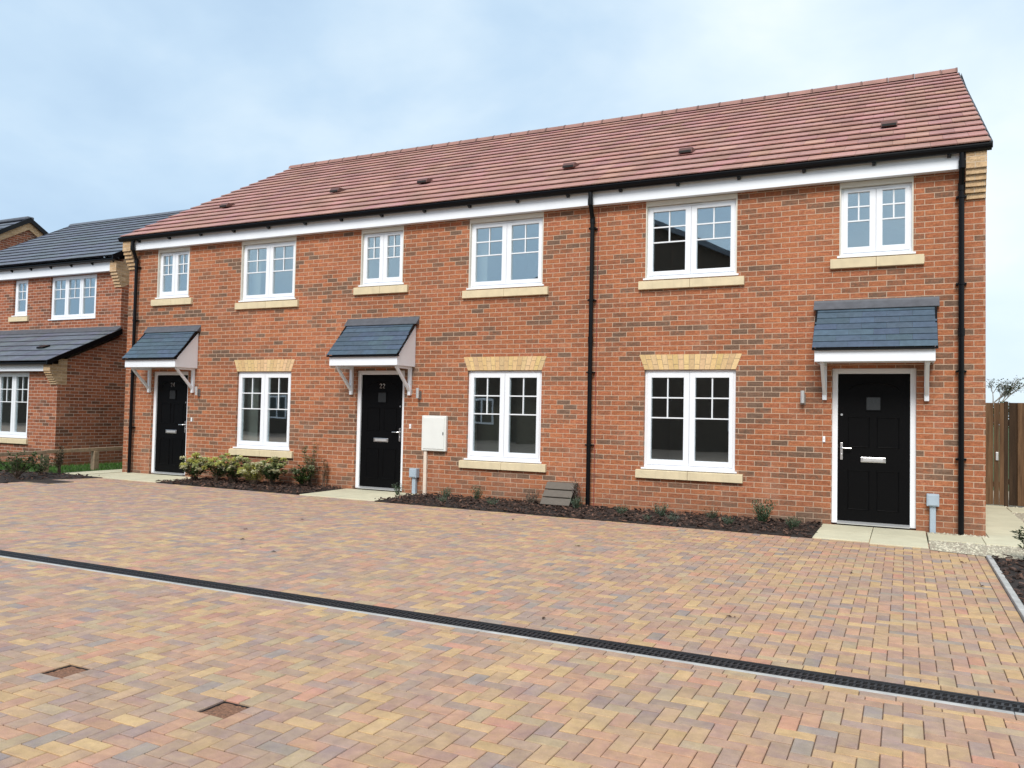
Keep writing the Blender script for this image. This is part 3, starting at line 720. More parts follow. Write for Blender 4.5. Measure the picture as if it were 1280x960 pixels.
    lo=l.build('wall_light',M['bronze'],h); l=MB(); l.tube([(light,-.075,1.62),(light,-.075,1.79)],.028,14); l.build('lamp_body',M['chrome_dull'],lo)
    l=MB(); l.box(bell-.017,bell+.017,-.02,-.002,1.09,1.17); bo=l.build('doorbell',M['upvc'],h,bevel=.003); l=MB(); l.tube([(bell,-.02,1.135),(bell,-.024,1.135)],.008,10); l.build('bell_push',M['cream'],bo)
    if rend: corbel(h,x1-.23,x1+.0); 
    if lend: corbel(h,x0-.0,x0+.23)
    return h

HR=build_house(-4.34,.93,-.369,-2.845,-.348,-2.852,True,-.355,None,'right-hand end house of the red brick row, its black unnumbered door nearest the gate',[(.655,4.84,1),(-4.385+.02,4.84,1)],False,True,-1.255,-.981,[(-.21,5.72),(-3.19,5.66)])
HM=build_house(-9.60,-4.34,-8.325,-5.885,-8.355,-5.905,False,-8.305,'22','middle house of the red brick row, black door number 22',[],False,False,-7.49,-7.664,[(-5.20,5.64),(-8.29,5.76)])
HL=build_house(-14.83,-9.60,-13.512,-11.015,-13.525,-10.99,False,-13.46,'24','left-hand end house of the red brick row, black door number 24',[(-14.53,4.84,1)],True,False,-12.68,-12.857,[(-10.49,5.84),(-13.4,5.77)])
# movement joint by the central pipe
mb=MB(); mb.box(-4.300,-4.290,-.003,.01,-.05,4.64); mb.build('movement_joint',simple('red_sealant',(.22,.04,.04),.7),HR)
# drapes / blinds seen through the glass
M['curtain']=simple('pale_curtain',(.62,.62,.60),.9,.05,5)
def blinds(house,x0,x1,z0,z1,y,n,mt='blind',nm='vertical_blind'):
    m=MB()
    for k in range(n):
        x=x0+(x1-x0)*(k+.5)/n; w=(x1-x0)/n*.40
        m.hexa([(x-w,y-.02,z0),(x+w,y+.02,z0),(x+w,y+.022,z0),(x-w,y-.018,z0),(x-w,y-.02,z1),(x+w,y+.02,z1),(x+w,y+.022,z1),(x-w,y-.018,z1)])
    m.box(x0,x1,y-.02,y+.02,z1,z1+.03)
    m.build(nm,M[mt],house)
blinds(HM,-6.62,-5.15,.70,2.06,.50,20)
blinds(HL,-11.68,-11.42,.68,2.05,.30,5,'curtain','curtain')
blinds(HL,-11.66,-11.46,3.5,4.55,.30,4,'curtain','curtain')
blinds(HM,-6.58,-6.40,3.5,4.55,.30,4,'curtain','curtain')

# wall mounted boxes of the houses
mb=MB(); mb.box(-7.395,-6.915,-.07,-.002,.727,1.325); o=mb.build('meter_box',M['white_box'],HM,bevel=.012)
mb=MB(); mb.box(-7.360,-6.950,-.080,-.0705,.762,1.290); mb.build('meter_door',M['white_box'],o,bevel=.006)
mb=MB(); mb.box(-6.972,-6.958,-.086,-.0805,1.0,1.05); mb.build('key_slot',M['grate'],o)
mb=MB(); mb.box(-7.362,-7.302,-.045,-.002,G0,.726); mb.build('cable_duct',M['cream_duct'],o,bevel=.006)
for hh,bx,zz in ((HR,.338,.318),(HM,-7.53,.262)):
    mb=MB(); mb.box(bx-.072,bx+.072,-.11,-.002,zz,zz+.155); o=mb.build('utility_box',M['grey_plastic'],hh,bevel=.006)
    mb=MB(); mb.box(bx-.058,bx+.058,-.118,-.1105,zz+.012,zz+.143); mb.build('box_cover',M['grey_plastic'],o,bevel=.004)
    mb=MB(); mb.box(bx-.036,bx+.036,-.075,-.002,G0,zz-.001); mb.build('riser_pipe',M['grey_plastic'],o,bevel=.012)
# semi buried meter cover with a sloping lid
th=thing('meter_housing',(-4.8,-.2,G0),'grey-brown meter housing with sloping grooved lid, low against wall left of central downpipe','meter housing')
mb=MB(); mb.prism([(-.33,G0),(-.33,.03),(-.08,.31),(-.004,.31),(-.004,G0)],-5.0,-4.57); mb.build('housing_body',M['black_void'],th,bevel=.006)
mb=MB()
for k in range(3):
    f0=k/3; f1=(k+1)/3-.02; ya=-.375+.27*f0; za=.0+.335*f0; yb=-.375+.27*f1; zb=.0+.335*f1
    nrm=Vector((0,-.335,.27)).normalized()*.016
    mb.prism([(ya,za),(ya+nrm.y,za+nrm.z+.006),(yb+nrm.y*.5,zb+nrm.z*.5),(yb,zb)],-5.03,-4.55)
mb.prism([(-.10,.318),(-.10,.332),(-.004,.332),(-.004,.318)],-5.03,-4.55)
mb.build('sloping_lid',M['brown_box'],th,bevel=.004)

# ------------------------------------------------------------------ neighbouring house on the left
NX=-17.4
nh=thing('detached_house',(-20.8,1.84,G0),'detached brick house left of the row with grey roof and lean-to','house')
w=MB(); XL=-24.2
up=[(-21.64,-21.04,3.70,4.70),(-20.12,-18.33,3.55,4.70)]
wall_front(w,XL,NX,3.0,4.70,1.84,up)
w.face([(NX,1.84,-.12),(NX,8.8,-.12),(NX,8.8,4.95),(NX,5.3,7.0),(NX,1.84,4.95)]); w.face([(XL,1.84,-.12),(XL,1.84,4.95),(XL,5.3,7.0),(XL,8.8,4.95),(XL,8.8,-.12)]); w.face([(XL,8.8,-.1),(NX,8.8,-.1),(NX,8.8,5),(XL,8.8,5)][::-1]); w.face([(XL,1.84,4.7),(NX,1.84,4.7),(NX,1.84,5.0),(XL,1.84,5.0)])
gw=[(-19.65,-18.42,.56,2.12)]
wall_front(w,XL,NX,-.12,2.3,.26,gw)
w.face([(NX,.26,-.12),(NX,1.84,-.12),(NX,1.84,3.05),(NX,.26,2.33)])
w.build('wall',M['brick_dark'],nh)
r=MB(); roof_face(r,XL-.06,NX+.06,1.50,5.02,5.3,7.14,13,.30,(1,1,1),jit=.10,thick=.032); roof_face(r,XL-.06,NX+.06,9.1,5.02,5.3,7.14,13,.30,(1,1,1),jit=.10); r.face([(XL,1.52,5.01),(NX,1.52,5.01),(NX,5.3,7.125),(XL,5.3,7.125)]); r.face([(XL,9.08,5.01),(NX,9.08,5.01),(NX,5.3,7.125),(XL,5.3,7.125)])
rf=r.build('roof',M['slate_n'],nh)
m=MB(); x=XL-.06
while x<NX: e=min(x+.45,NX+.06); m.prism([(5.3-.13,7.11),(5.3-.08,7.18),(5.3,7.215),(5.3+.08,7.18),(5.3+.13,7.11)][::-1],x,e-.004); x+=.45
m.build('ridge_tile',M['slate_n'],rf)
for xx in (XL-.06,NX+.06):
    m=MB(); 
    for ya,za,yb,zb in ((1.5,5.02,5.3,7.14),): m.prism([(ya,za-.09),(ya,za+.03),(yb,zb+.03),(yb,zb-.09)],xx-.02,xx+.02)
    m.prism([(5.3,7.05),(5.3,7.16),(9.1,5.05),(9.1,4.93)],xx-.02,xx+.02); m.build('verge_trim',M['black_plastic'],rf)
r=MB(); roof_face(r,XL,NX+.07,-.06,2.345,1.82,3.235,6,.30,(1,1,1),jit=.10); lo=r.build('lean_to_roof',M['slate_n'],nh)
m=MB(); m.prism([(-.07,2.26),(-.07,2.36),(1.84,3.27),(1.84,3.13)],NX+.05,NX+.09); m.build('verge_trim',M['black_plastic'],lo)
m=MB(); m.prism([(1.70,3.20),(1.70,3.215),(1.82,3.30),(1.838,3.33),(1.838,3.2)],XL,NX+.04); m.build('lead_flashing',M['lead'],lo)
m=MB(); m.prism([(.62,2.70),(.62,2.74),(.80,2.80),(.80,2.72)],-18.75,-18.5); m.build('roof_vent',M['black_plastic'],lo)
m=MB(); m.box(XL,NX-.23,1.70,1.72,4.70,4.93); m.box(XL,NX-.23,1.72,1.84,4.703,4.715); m.build('fascia',M['white_paint'],nh)
m=MB(); m.box(XL,NX+.07,1.58,1.70,4.93,5.02); g=m.build('gutter',M['black_plastic'],nh,bevel=.03)
x=XL+.3
while x<NX: m=MB(); m.prism([(1.699,4.87),(1.699,4.93),(1.64,4.93),(1.65,4.90)],x-.02,x+.02); m.build('gutter_bracket',M['black_plastic'],g); x+=.8
m=MB(); m.box(XL,NX-.28,.10,.12,2.13,2.29); m.box(XL,NX-.28,.12,.26,2.133,2.145); m.build('fascia',M['white_paint'],nh)
m=MB(); m.box(XL,NX+.05,-.02,.10,2.27,2.345); m.build('gutter',M['black_plastic'],nh,bevel=.02)
# kneeler corbels in buff brick, continued along the side wall
m=MB()
for k in range(5): m.box(NX-.23,NX+.004,1.84-.03*(k+1),1.86,4.30+.072*k+.003,4.30+.072*(k+1))
m.box(NX-.23,NX+.004,1.66,1.86,4.663,4.93); m.face([(NX+.004,1.86,4.30),(NX+.004,3.0,4.95),(NX+.004,2.4,5.2),(NX+.004,1.86,4.99)])
m.build('corbel',M['buff_brick'],nh)
m=MB()
for k in range(6): m.box(NX-.23,NX+.004,.26-.03*(k+1),.48,1.83+.05*k+.002,1.83+.05*(k+1))
m.box(NX-.23,NX+.004,.06,.48,2.132,2.29); m.box(NX-.002,NX+.005,.26,.48,1.83,2.42); m.build('corbel',M['buff_brick'],nh)
make_window(nh,-21.63,-21.05,3.71,4.69,1.84,.12,.1,.09,(.22,.44),.13,sill=(-21.74,-20.94,3.56,3.70),lights=1)
make_window(nh,-20.11,-18.34,3.56,4.69,1.84,.10,.13,.09,(.24,.48),.13,sill=None,lights=3)
make_window(nh,-19.65,-18.42,.57,2.11,.26,.10,.15,.10,(.30,.60),.13,sill=(-19.8,-18.36,.43,.56),lights=2)

# far gable house beyond
FX=-26.5
fh=thing('detached_house',(-31,5.3,G0),'distant brick house at far left, only its gable showing above the grey roof','house')
w=MB(); w.face([(FX,.8,-.1),(FX,9.8,-.1),(FX,9.8,4.75),(FX,5.3,7.45),(FX,.8,4.75)]); w.face([(-36,.8,-.1),(FX,.8,-.1),(FX,.8,4.8),(-36,.8,4.8)]); w.face([(-36,9.8,-.1),(FX,9.8,-.1),(FX,9.8,4.8),(-36,9.8,4.8)][::-1]); w.face([(-36,.8,-.1),(-36,.8,4.75),(-36,5.3,7.45),(-36,9.8,4.75),(-36,9.8,-.1)]); w.build('wall',M['brick_dark'],fh)
m=MB()
for sg in (-1,1): 
    p=[(5.3+sg*4.6,4.72),(5.3,7.48),(5.3,7.20),(5.3+sg*4.6,4.44)]
    m.prism(p if sg<0 else p[::-1],FX+.001,FX+.05)
m.build('gable_band',M['buff_brick'],fh)
r=MB(); roof_face(r,-36.1,FX+.12,.5,4.62,5.3,7.53,14,.3,(1,1,1)); roof_face(r,-36.1,FX+.12,10.1,4.62,5.3,7.53,14,.3,(1,1,1)); rf=r.build('roof',M['slate_n'],fh)
m=MB(); m.prism([(.5,4.5),(.5,4.66),(5.3,7.6),(5.3,7.44)],FX+.08,FX+.13); m.prism([(5.3,7.44),(5.3,7.6),(10.1,4.66),(10.1,4.5)],FX+.08,FX+.13); m.build('verge_trim',M['black_plastic'],rf)
m=MB(); m.box(-36.1,FX+.13,5.18,5.42,7.53,7.63); m.build('ridge_tile',M['slate_n'],rf,bevel=.03)

# ------------------------------------------------------------------ houses across the road (seen only in the glass)
M['opp_brick']=simple('brown_brick_opposite',(.075,.055,.042),.9,.15,3)
def opp(x0,x1,yf,eave,apex,depth,lab,gable=True):
    h=thing('detached_house',((x0+x1)/2,yf,G0),lab,'house'); w=MB(); cx=(x0+x1)/2; yb=yf-depth
    if gable:
        w.face([(x0,yf,-.1),(x1,yf,-.1),(x1,yf,eave),(cx,yf,apex),(x0,yf,eave)][::-1]); w.face([(x0,yb,-.1),(x1,yb,-.1),(x1,yb,eave),(cx,yb,apex),(x0,yb,eave)])
    else:
        w.face([(x0,yf,-.1),(x1,yf,-.1),(x1,yf,eave),(x0,yf,eave)][::-1]); w.face([(x0,yb,-.1),(x1,yb,-.1),(x1,yb,eave),(x0,yb,eave)])
    w.face([(x0,yb,-.1),(x0,yf,-.1),(x0,yf,eave),(x0,yb,eave)]); w.face([(x1,yb,-.1),(x1,yf,-.1),(x1,yf,eave),(x1,yb,eave)][::-1])
    w.build('wall',M['opp_brick'],h)
    m=MB()
    if gable:
        for sg in (-1,1):
            a=cx+sg*((x1-x0)/2+.4); ze=eave-.4*(apex-eave)/((x1-x0)/2)
            vs=[(a,yf+.35,ze),(cx,yf+.35,apex),(cx,yb-.35,apex),(a,yb-.35,ze)]
            m.mesh(vs+[(p[0],p[1],p[2]+.22) for p in vs],[(0,1,2,3),(7,6,5,4),(0,4,5,1),(1,5,6,2),(2,6,7,3),(3,7,4,0)])
    else:
        c=(yf+yb)/2; m.prism([(yf+.35,eave-.1),(c,apex),(yb-.35,eave-.1),(yb-.35,eave-.3),(yf+.35,eave-.3)],x0-.3,x1+.3)
    m.build('roof',M['slate_n'],h)
    for wx in (-.36,.36):
        for wz in ((.8,) if gable else (.8,)):
            m=MB(); X=cx+wx*(x1-x0); m.box(X-.65,X+.65,yf,yf+.05,wz,wz+1.3); f=m.build('window',M['upvc'],h); m=MB(); m.box(X-.56,X-.04,yf+.051,yf+.06,wz+.09,wz+1.2); m.box(X+.04,X+.56,yf+.051,yf+.06,wz+.09,wz+1.2); m.build('pane',M['door_glass'],f)
opp(-16.2,-4.2,-22,6.9,9.85,9,'brick house with front gable across the road behind the viewer',True)
opp(-35,-16.5,-24,4.6,6.6,8,'low brick house across the road behind the viewer, to the left of the gabled one',False)
opp(1.5,13,-26,4.6,6.4,8,'low brick house across the road behind the viewer, right of the gabled one',False)
opp(-68,-38,-24,4.6,6.6,8,'longest low brick house across the road behind the viewer, farthest left',False)

# ------------------------------------------------------------------ knee rail
kr=thing('knee_rail',(-15.96,.2,G0),'low weathered timber knee rail with one square post beside the lawn at left','rail')
mb=MB(); mb.hexa([(-16.0,-.95,.355),(-15.92,-.95,.355),(-15.92,3.2,.41),(-16.0,3.2,.41),(-16.0,-.95,.43),(-15.92,-.95,.43),(-15.92,3.2,.485),(-16.0,3.2,.485)]); mb.build('rail',M['wood_rail'],kr,bevel=.008)
mb=MB(); mb.hexa([(-16.0,-4.2,.30),(-15.92,-4.2,.30),(-15.92,-.953,.345),(-16.0,-.953,.345),(-16.0,-4.2,.375),(-15.92,-4.2,.375),(-15.92,-.953,.42),(-16.0,-.953,.42)]); mb.build('rail',M['wood_rail'],kr,bevel=.008)
for y,zt in ((.2,.372),(-.953,.345),(-3.3,.31)): 
    mb=MB(); mb.box(-16.02,-15.90,y-.06,y+.06,G0-.1,zt); mb.build('post',M['wood_rail'],kr,bevel=.006)

# ------------------------------------------------------------------ side gate and fence
fg=thing('timber_gate',(1.4,4.35,G0),'brown vertical-board timber gate with small latch, against the brick gable corner','gate')
def board(par,x0,x1,y,z1,k,name='board'):
    m=MB(); m.box(x0,x1,y,y+.018,G0+.03,z1,c=(k,k*.97,k*.92)); m.build(name,M['fence'],par,bevel=.003)
yg=4.35
for x0,x1,k in ((1.10,1.245,1.1),(1.255,1.385,1.25),(1.395,1.47,1.0),(1.476,1.545,1.2)): board(fg,x0,x1,yg,1.745,k)
m=MB(); m.box(1.42,1.46,yg-.03,yg-.001,.76,.90); m.build('latch',M['chrome_dull'],fg,bevel=.004)
m=MB(); m.box(1.10,1.545,yg+.019,yg+.06,.3,.39); m.box(1.10,1.545,yg+.019,yg+.06,1.4,1.49); m.build('ledge',M['fence'],fg)
ff=thing('timber_fence',(2.4,4.4,G0),'timber fence panel with painted gap shade, right of the gate at the picture edge','fence')
x=1.62; i=0
ks=[.35,1.15,.30,1.0,.4,1.1,.35,1.05,.4,1.0,.4,1.1]  # set-back boards coloured dark: the shade of gaps put into their colour
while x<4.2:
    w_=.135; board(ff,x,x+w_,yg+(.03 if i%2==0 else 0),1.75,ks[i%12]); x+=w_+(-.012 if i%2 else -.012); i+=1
for z in (.35,1.35):
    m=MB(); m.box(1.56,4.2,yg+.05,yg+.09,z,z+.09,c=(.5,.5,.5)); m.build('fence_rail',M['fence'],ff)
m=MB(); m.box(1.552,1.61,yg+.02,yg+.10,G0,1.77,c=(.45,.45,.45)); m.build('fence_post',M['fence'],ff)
m=MB(); m.box(4.2,12,yg,yg+.03,G0,1.75); m.build('long_panel',M['fence'],ff)
m=MB(); m.box(1.95,1.975,yg-.02,yg-.002,G0+.05,1.74,c=(2.0,1.9,1.7)); m.build('pale_batten',M['fence'],ff)

# ------------------------------------------------------------------ plants
def leaf(mb,p,d,L,W,c,fold=.25):
    d=Vector(d).normalized(); up=Vector((random.uniform(-.4,.4),random.uniform(-.4,.4),1)); s=d.cross(up)
    if s.length<.01: s=Vector((1,0,0))
    s=s.normalized()*W/2; nn=s.cross(d).normalized()*W*fold
    p=Vector(p); a=p; b=p+d*L*.45+s+nn; e=p+d*L; f=p+d*L*.45-s+nn; m=p+d*L*.5
    mb.mesh([a,b,e,f,m],[(0,1,4),(1,2,4),(2,3,4),(3,0,4)],c=c)
def tuft(x,y,h,r,cols,n,label,name='lavender_tuft',cat='plant',group='small plants in the bark bed',W=.009,group_on=True):
    g=Vector((x,y,G0+.01)); th=thing(name,g,label,cat,group if group_on else None); m=MB()
    for k in range(n):
        a=random.uniform(0,6.28); q=random.random()**.7; dirv=Vector((math.cos(a)*q*r/h*1.1,math.sin(a)*q*r/h*1.1,1)).normalized()
        L=h*random.uniform(.55,1.1); p0=g+Vector((math.cos(a),math.sin(a),0))*random.uniform(0,r*.25)
        c=random.choice(cols); kk=random.uniform(.7,1.25); c=tuple(v*kk for v in c)
        p1=p0+dirv*L; s=random.randint(5,8)
        for t in range(s):
            f=(t+.5)/s; pp=p0.lerp(p1,f); az=random.uniform(0,6.28); dd=Vector((math.cos(az)*.8,math.sin(az)*.8,.8))
            leaf(m,pp,dd,h*.16*random.uniform(.7,1.3),W*random.uniform(.8,1.4),c)
    m.build('foliage',M['leaf'],th)
    m=MB()
    for k in range(5):
        a=k*1.26; m.tube([g,g+Vector((math.cos(a)*r*.3,math.sin(a)*r*.3,h*.6))],[.004,.002],4)
    m.build('stems',M['twig'],th)
GG=[(.065,.105,.055),(.09,.13,.085),(.045,.085,.035),(.12,.16,.12)]
tuft(-7.62,-.42,.20,.13,GG,46,'small green tuft at the foot of the grey box by door number 22')
tuft(-6.70,-.40,.20,.15,GG,60,'bushy grey-green tuft midway between the cream duct and the middle ground-floor window')
tuft(-6.42,-.95,.14,.14,[(.12,.15,.11),(.09,.12,.07)],50,'low sprawling grey tuft at paving edge in front of the bushy one')
tuft(-6.17,-.30,.23,.13,[(.04,.08,.035),(.06,.10,.05)],60,'dark green upright tuft below left part of the middle ground-floor window sill')
tuft(-5.62,-.85,.14,.15,GG,44,'flat green tuft below the middle ground-floor window, near the paving edge')
tuft(-5.22,-.28,.24,.17,[(.14,.115,.085),(.10,.10,.07),(.17,.13,.11)],55,'brownish dried tuft just left of the sloping meter housing')
tuft(-4.40,-.45,.20,.14,GG,60,'green tuft between the meter housing and the central black downpipe')
tuft(-4.52,-.16,.42,.09,[(.25,.18,.17),(.12,.06,.06),(.34,.28,.25),(.08,.07,.04)],34,'taller pinkish flowering sprig against the wall right of the meter housing',name='heather')
tuft(-3.62,-.68,.15,.14,GG,50,'grey-green tuft, first one right of the central downpipe')
tuft(-3.10,-.52,.20,.17,GG,66,'green tuft under left end of the right house ground-floor sill')
tuft(-3.10,-1.18,.10,.09,GG,26,'tiny low tuft at the paving edge under the right house ground-floor window')
tuft(-2.80,-1.0,.13,.15,[(.12,.15,.12),(.09,.12,.08)],46,'pale grey low tuft in the middle of the bed under the right ground-floor window')
tuft(-2.40,-.45,.17,.16,[(.10,.11,.07),(.06,.09,.05)],50,'olive tuft close to the wall under right end of the right house sill')
tuft(-2.08,-.92,.14,.14,GG,50,'grey-green low tuft at the front of the bed just right of the window')
tuft(-1.72,-.38,.31,.20,[(.06,.11,.05),(.10,.15,.08),(.045,.08,.04)],90,'largest grassy green tuft in the right house bed, against the wall',W=.012)
tuft(-1.28,-.85,.19,.17,[(.05,.085,.04),(.07,.11,.06)],60,'dark green tuft at right end of the bed beside the door slabs')

def shrub(x,y,h,r,n,lab,cols,tips,leafL,name='shrub',stemh=0,tipfrac=.3,cat='shrub',group='shrubs in the left bed'):
    g=Vector((x,y,G0+.01)); th=thing(name,g,lab,cat,group); m=MB(); st=MB(); tp=MB()
    nb=max(7,n//5); h*=1.18; r*=1.1
    for k in range(nb):
        a=random.uniform(0,6.28); q=math.sqrt(random.random()); el=random.random()
        e=g+Vector((math.cos(a)*r*q,math.sin(a)*r*q,h*(.45+.5*el)*(1-.25*q*q)+stemh*random.random()))
        mid=g.lerp(e,.5)+Vector((0,0,h*.05)); st.tube([g+Vector((random.uniform(-.03,.03),random.uniform(-.03,.03),0)),mid,e],[.006,.004,.002],4)
        for f in (.45,.6,.75,.9,1.0):
            pp=g.lerp(e,f)
            for t in range(6 if f>.8 else 4):
                az=random.uniform(0,6.28); dd=Vector((math.cos(az),math.sin(az),random.uniform(-.1,.9)))
                c=random.choice(cols); kk=random.uniform(.65,1.3)
                leaf(m,pp+dd*.01,dd,leafL*random.uniform(.7,1.25),leafL*.42,tuple(v*kk for v in c))
        if random.random()<tipfrac*2.2:
            c=random.choice(tips)
            for t in range(60):
                az=random.uniform(0,6.28); dd=Vector((math.cos(az),math.sin(az),random.uniform(-.2,1.4))).normalized(); kk=random.uniform(.8,1.2)
                leaf(tp,e+dd*.034+Vector((0,0,.02)),dd,.042,.034,tuple(v*kk for v in c))
    few=len(tp.f)<60*4*14
    if few:
        for f_,c_ in zip(tp.f,tp.c): m.face([tp.v[i] for i in f_],c=c_)
    m.build('foliage',M['leaf'],th); st.build('stems',M['twig'],th)
    if tp.f and not few: tp.build('flower_buds',M['leaf'],th)
DK=[(.035,.065,.018),(.055,.095,.028),(.022,.042,.014),(.085,.13,.035)]
YT=[(.66,.66,.24),(.56,.60,.30),(.72,.70,.48)]
shrub(-12.15,-.55,.46,.28,150,'yellow-green budded shrub at left end of the bed, beside door number 24',DK+[(.16,.20,.05)],YT,.075,tipfrac=.5)
shrub(-11.72,-.42,.36,.20,90,'smaller dark shrub second from the left, under the sill corner side',DK,YT,.07,tipfrac=.35)
shrub(-11.22,-.50,.48,.27,130,'pale-budded shrub below the left end of the left ground-floor window sill',DK+[(.07,.10,.03)],YT,.078,tipfrac=.42)
shrub(-10.66,-.55,.36,.22,110,'bright yellow variegated shrub below the middle of the left ground-floor window',[(.40,.38,.06),(.12,.16,.03),(.5,.46,.12)],YT,.06,tipfrac=.3)
shrub(-10.30,-.45,.46,.25,150,'dark bushy shrub with pale buds below right end of the left ground-floor window',DK,YT,.075,tipfrac=.28)
shrub(-9.72,-.32,.34,.19,120,'round dark shrub near door 22 path at the right end of the left bed',DK,[(.3,.34,.2)],.07,tipfrac=.06)
shrub(-9.70,-.14,.78,.13,80,'tall thin speckled shrub rising against the wall behind the round dark one',[(.10,.13,.05),(.30,.30,.15),(.05,.08,.02)],YT,.05,tipfrac=0.0)
shrub(-9.42,-.12,.50,.09,14,'sparse twiggy sprig against the wall between the tall shrub and door number 22',[(.12,.10,.05)],YT,.04,tipfrac=0)
g1='plants at the left edge'
shrub(-14.9,-2.2,.50,.36,190,'large dark evergreen shrub at the left edge of the picture beside the inspection cover',DK,YT,.06,tipfrac=0,group=g1)
shrub(-15.35,-1.45,.34,.24,100,'low dark shrub between the two taller ones at the left edge',DK,YT,.05,tipfrac=0,group=g1)
shrub(-15.45,-.98,.55,.16,90,'narrow upright brownish shrub in front of the knee rail',[(.05,.045,.02),(.035,.04,.018),(.09,.07,.035)],YT,.05,tipfrac=0,group=g1)
shrub(-16.4,-3.2,.45,.34,120,'dark shrub just outside left edge, in front of the neighbouring window',DK,YT,.06,tipfrac=0,group=g1)
g2='plants at the right edge'
shrub(1.24,-1.86,.34,.20,90,'dark green speckled shrub at the right edge by the gravel path',[(.05,.08,.03),(.10,.13,.06),(.03,.05,.02)],[(.3,.3,.2)],.055,tipfrac=.08,group=g2)
shrub(1.75,-2.3,.30,.22,70,'low dark shrub further right in the side bed, beyond the picture edge',DK,YT,.05,tipfrac=0,group=g2)

# fallen leaves
for k,(x,y) in enumerate([(-.43,-3.58),(.6,-3.6),(.56,-2.34),(-1.1,-5.85),(-6.95,-4.6),(-6.44,-5.18),(-5.94,-5.41),(-5.62,-5.54),(-2.26,-6.60),(-5.37,-1.99),(-4.8,-2.65),(-4.68,-2.01),(-5.65,-2.77),(-3.19,-3.56),(-6.93,-3.57)]):
    m=MB(); a=random.uniform(0,6.28); s=random.uniform(.55,.95); d=Vector((math.cos(a),math.sin(a),.12)); c=random.choice([(.07,.035,.02),(.12,.06,.03),(.05,.03,.02)])
    leaf(m,(x,y,G0+.004),d,.06*s,.035*s,c,fold=.3); leaf(m,(x+.004,y,G0+.004),(-d.x*.6,d.y,.1),.03*s,.02*s,c,.3)
    o=m.build('fallen_leaf',M['leaf'],loc=(x,y,G0)); tag(o,'small curled brown dead leaf lying on the block paving','leaf','dead leaves scattered on the paving')

# tree beyond the gate
def bare_tree(x,y,h,label,seed,leaves=True,spread=.45):
    rnd=random.Random(seed); th=thing('tree',(x,y,G0),label,'tree','trees beyond the fence'); tr=MB(); lf=MB()
    def br(p,d,L,r,lv):
        q=p+d*L; tr.tube([p,p.lerp(q,.5)+Vector((rnd.uniform(-1,1),rnd.uniform(-1,1),0))*L*.05,q],[r,r*.8,r*.62],5 if lv>1 else 7)
        if lv>=4:
            for t in range(7 if leaves else 2):
                pp=p.lerp(q,rnd.random())+Vector((rnd.gauss(0,1),rnd.gauss(0,1),rnd.gauss(0,1)))*L*.2; k=rnd.uniform(.7,1.3)
                leaf(lf,pp,(rnd.uniform(-1,1),rnd.uniform(-1,1),rnd.uniform(-1,1)),.13,.08,(.075*k,.085*k,.04*k))
            return
        for k in range(3 if lv<3 else 4):
            a=rnd.uniform(0,6.28); dd=(d+Vector((math.cos(a),math.sin(a),rnd.uniform(-.1,.5)))*rnd.uniform(spread,spread*1.8)).normalized()
            br(q if rnd.random()<.6 else p.lerp(q,.75),dd,L*rnd.uniform(.62,.82),r*.58,lv+1)
    br(Vector((x,y,G0)),Vector((.02,0,1)),h*.30,h*.022,0)
    tr.build('trunk',M['treebark'],th); lf.build('crown',M['leaf'],th)
bare_tree(4.45,46,5.6,'small sparse-leaved tree rising beyond the gate beside the gable corner',3)
bare_tree(14,60,6,'sparse tree farther right beyond the fence, outside the picture',8)
m=MB()
for k in range(2600):
    x=random.uniform(3.4,5.2); top=2.45+.28*noise.noise(Vector((x*1.5,0,1))); z=random.uniform(1.2,top); k2=random.uniform(.6,1.3)
    leaf(m,(x,40+random.uniform(-.5,.5),z),(random.uniform(-1,1),random.uniform(-1,1),random.uniform(-.5,1)),.13,.08,(.06*k2,.09*k2,.03*k2))
o=thing('hedge',(4.3,40,G0),'green bushy hedge top just showing above the timber gate','hedge'); m.build('foliage',M['leaf'],o)
m=MB(); 
for k in range(12): m.tube([(3.5+k*.14,40,G0),(3.5+k*.14+random.uniform(-.1,.1),40,1.5)],[.03,.015],5)
m.build('stems',M['treebark'],o)

# ------------------------------------------------------------------ world, sun, camera
wd=bpy.data.worlds.new('World'); scene.world=wd; wd.use_nodes=True; nt=wd.node_tree; nt.nodes.clear()
el,rot=R(44),R(172)
sky=nt.nodes.new('ShaderNodeTexSky'); sky.sky_type='NISHITA'; sky.sun_disc=False; sky.sun_elevation=el; sky.sun_rotation=rot; sky.air_density=1.0; sky.dust_density=1.0; sky.ozone_density=1.0
tc=nt.nodes.new('ShaderNodeTexCoord')
mp=nt.nodes.new('ShaderNodeMapping'); mp.inputs['Scale'].default_value=(1.0,1.0,1.9); nt.links.new(tc.outputs['Generated'],mp.inputs[0])
def wn(scale,detail,rough,dist=0.0):
    n=nt.nodes.new('ShaderNodeTexNoise'); n.inputs['Scale'].default_value=scale; n.inputs['Detail'].default_value=detail; n.inputs['Roughness'].default_value=rough; n.inputs['Distortion'].default_value=dist; nt.links.new(mp.outputs[0],n.inputs['Vector']); return n.outputs[0]
def wm(op,a,b,c=None,cl=False):
    n=nt.nodes.new('ShaderNodeMath'); n.operation=op; n.use_clamp=cl
    for i,v in enumerate((a,b,c)):
        if v is None: continue
        if isinstance(v,bpy.types.NodeSocket): nt.links.new(v,n.inputs[i])
        else: n.inputs[i].default_value=v
    return n.outputs[0]
def wramp(f,stops):
    n=nt.nodes.new('ShaderNodeValToRGB'); cr=n.color_ramp
    while len(cr.elements)>1: cr.elements.remove(cr.elements[-1])
    cr.elements[0].position=stops[0][0]; cr.elements[0].color=(*stops[0][1],1)
    for p,c in stops[1:]: e=cr.elements.new(p); e.color=(*c,1)
    nt.links.new(f,n.inputs[0]); return n.outputs[0]
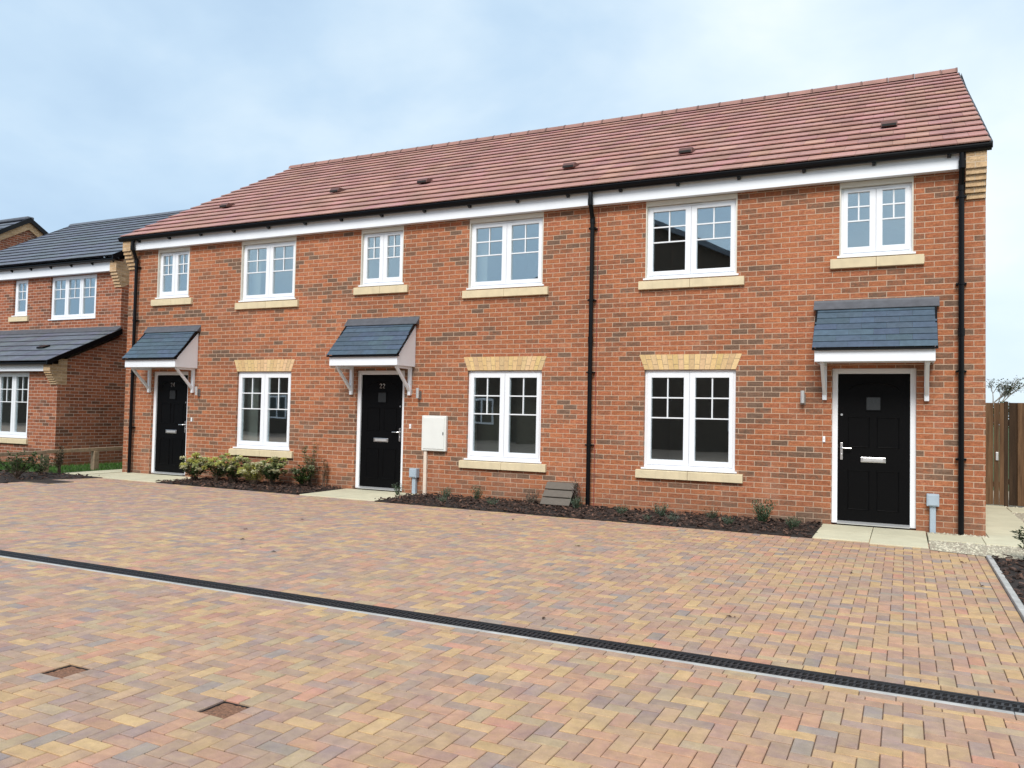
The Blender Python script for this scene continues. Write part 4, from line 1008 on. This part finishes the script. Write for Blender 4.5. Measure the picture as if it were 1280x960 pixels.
def wmix(f,a,b):
    n=nt.nodes.new('ShaderNodeMix'); n.data_type='RGBA'
    for k,v in ((0,f),(6,a),(7,b)):
        if isinstance(v,bpy.types.NodeSocket): nt.links.new(v,n.inputs[k])
        elif isinstance(v,tuple): n.inputs[k].default_value=(*v,1)
        else: n.inputs[k].default_value=v
    return n.outputs[2]
sep=nt.nodes.new('ShaderNodeSeparateXYZ'); nt.links.new(tc.outputs['Generated'],sep.inputs[0])
# overcast veil: brighter towards +x and the horizon, soft structure
nz=wn(1.7,5,.5,.3); nz2=wn(4.2,5,.55,.2)
dirx=wm('MULTIPLY_ADD',sep.outputs[0],.45,.50)
f=wm('ADD',dirx,wm('MULTIPLY_ADD',nz,1.9,-.95)); f=wm('ADD',f,wm('MULTIPLY_ADD',nz2,.75,-.375))
hz=wm('SUBTRACT',1.0,sep.outputs[2],None,True); hz=wm('POWER',hz,6.0); f=wm('ADD',f,wm('MULTIPLY',hz,.15),None,True)
CS=10.5
veil=wramp(f,[(0.0,(.38,.52,.68)),(.28,(.46,.60,.74)),(.5,(.56,.68,.78)),(.75,(.66,.76,.83)),(1.0,(.80,.84,.86))])
sc=nt.nodes.new('ShaderNodeVectorMath'); sc.operation='SCALE'; nt.links.new(veil,sc.inputs[0]); sc.inputs['Scale'].default_value=CS
fin=wmix(.90,sky.outputs[0],sc.outputs[0])
bg=nt.nodes.new('ShaderNodeBackground'); bg.inputs['Strength'].default_value=.10; nt.links.new(fin,bg.inputs[0])
wo=nt.nodes.new('ShaderNodeOutputWorld'); nt.links.new(bg.outputs[0],wo.inputs[0])

sl=bpy.data.lights.new('sun','SUN'); sl.energy=2.5; sl.angle=R(24); sl.color=(1.0,.955,.89)
so=bpy.data.objects.new('sun',sl); col.objects.link(so)
sd=Vector((math.sin(rot)*math.cos(el),math.cos(rot)*math.cos(el),math.sin(el)))
so.rotation_euler=sd.to_track_quat('Z','Y').to_euler(); so.location=(0,-20,30)

cd=bpy.data.cameras.new('camera'); cam=bpy.data.objects.new('camera',cd); col.objects.link(cam); scene.camera=cam
cd.sensor_width=36; cd.sensor_fit='HORIZONTAL'; cd.lens=36*1010.24/1280; cd.clip_end=2000; cd.clip_start=.05
r_=Vector((.89973064,.43594686,.02085957)); u_=Vector((-.00343459,-.04072043,.99916468)); f_=Vector((-.43643211,.89905071,.03514012))
mt=Matrix((( r_.x,u_.x,-f_.x,0),(r_.y,u_.y,-f_.y,-11.81327),(r_.z,u_.z,-f_.z,1.40678),(0,0,0,1)))
cam.matrix_world=mt
scene.render.engine='CYCLES'
scene.view_settings.view_transform='Standard'; scene.view_settings.look='None'; scene.view_settings.exposure=.38; scene.view_settings.gamma=1
scene.view_settings.use_curve_mapping=False
scene.render.resolution_x=1024; scene.render.resolution_y=768
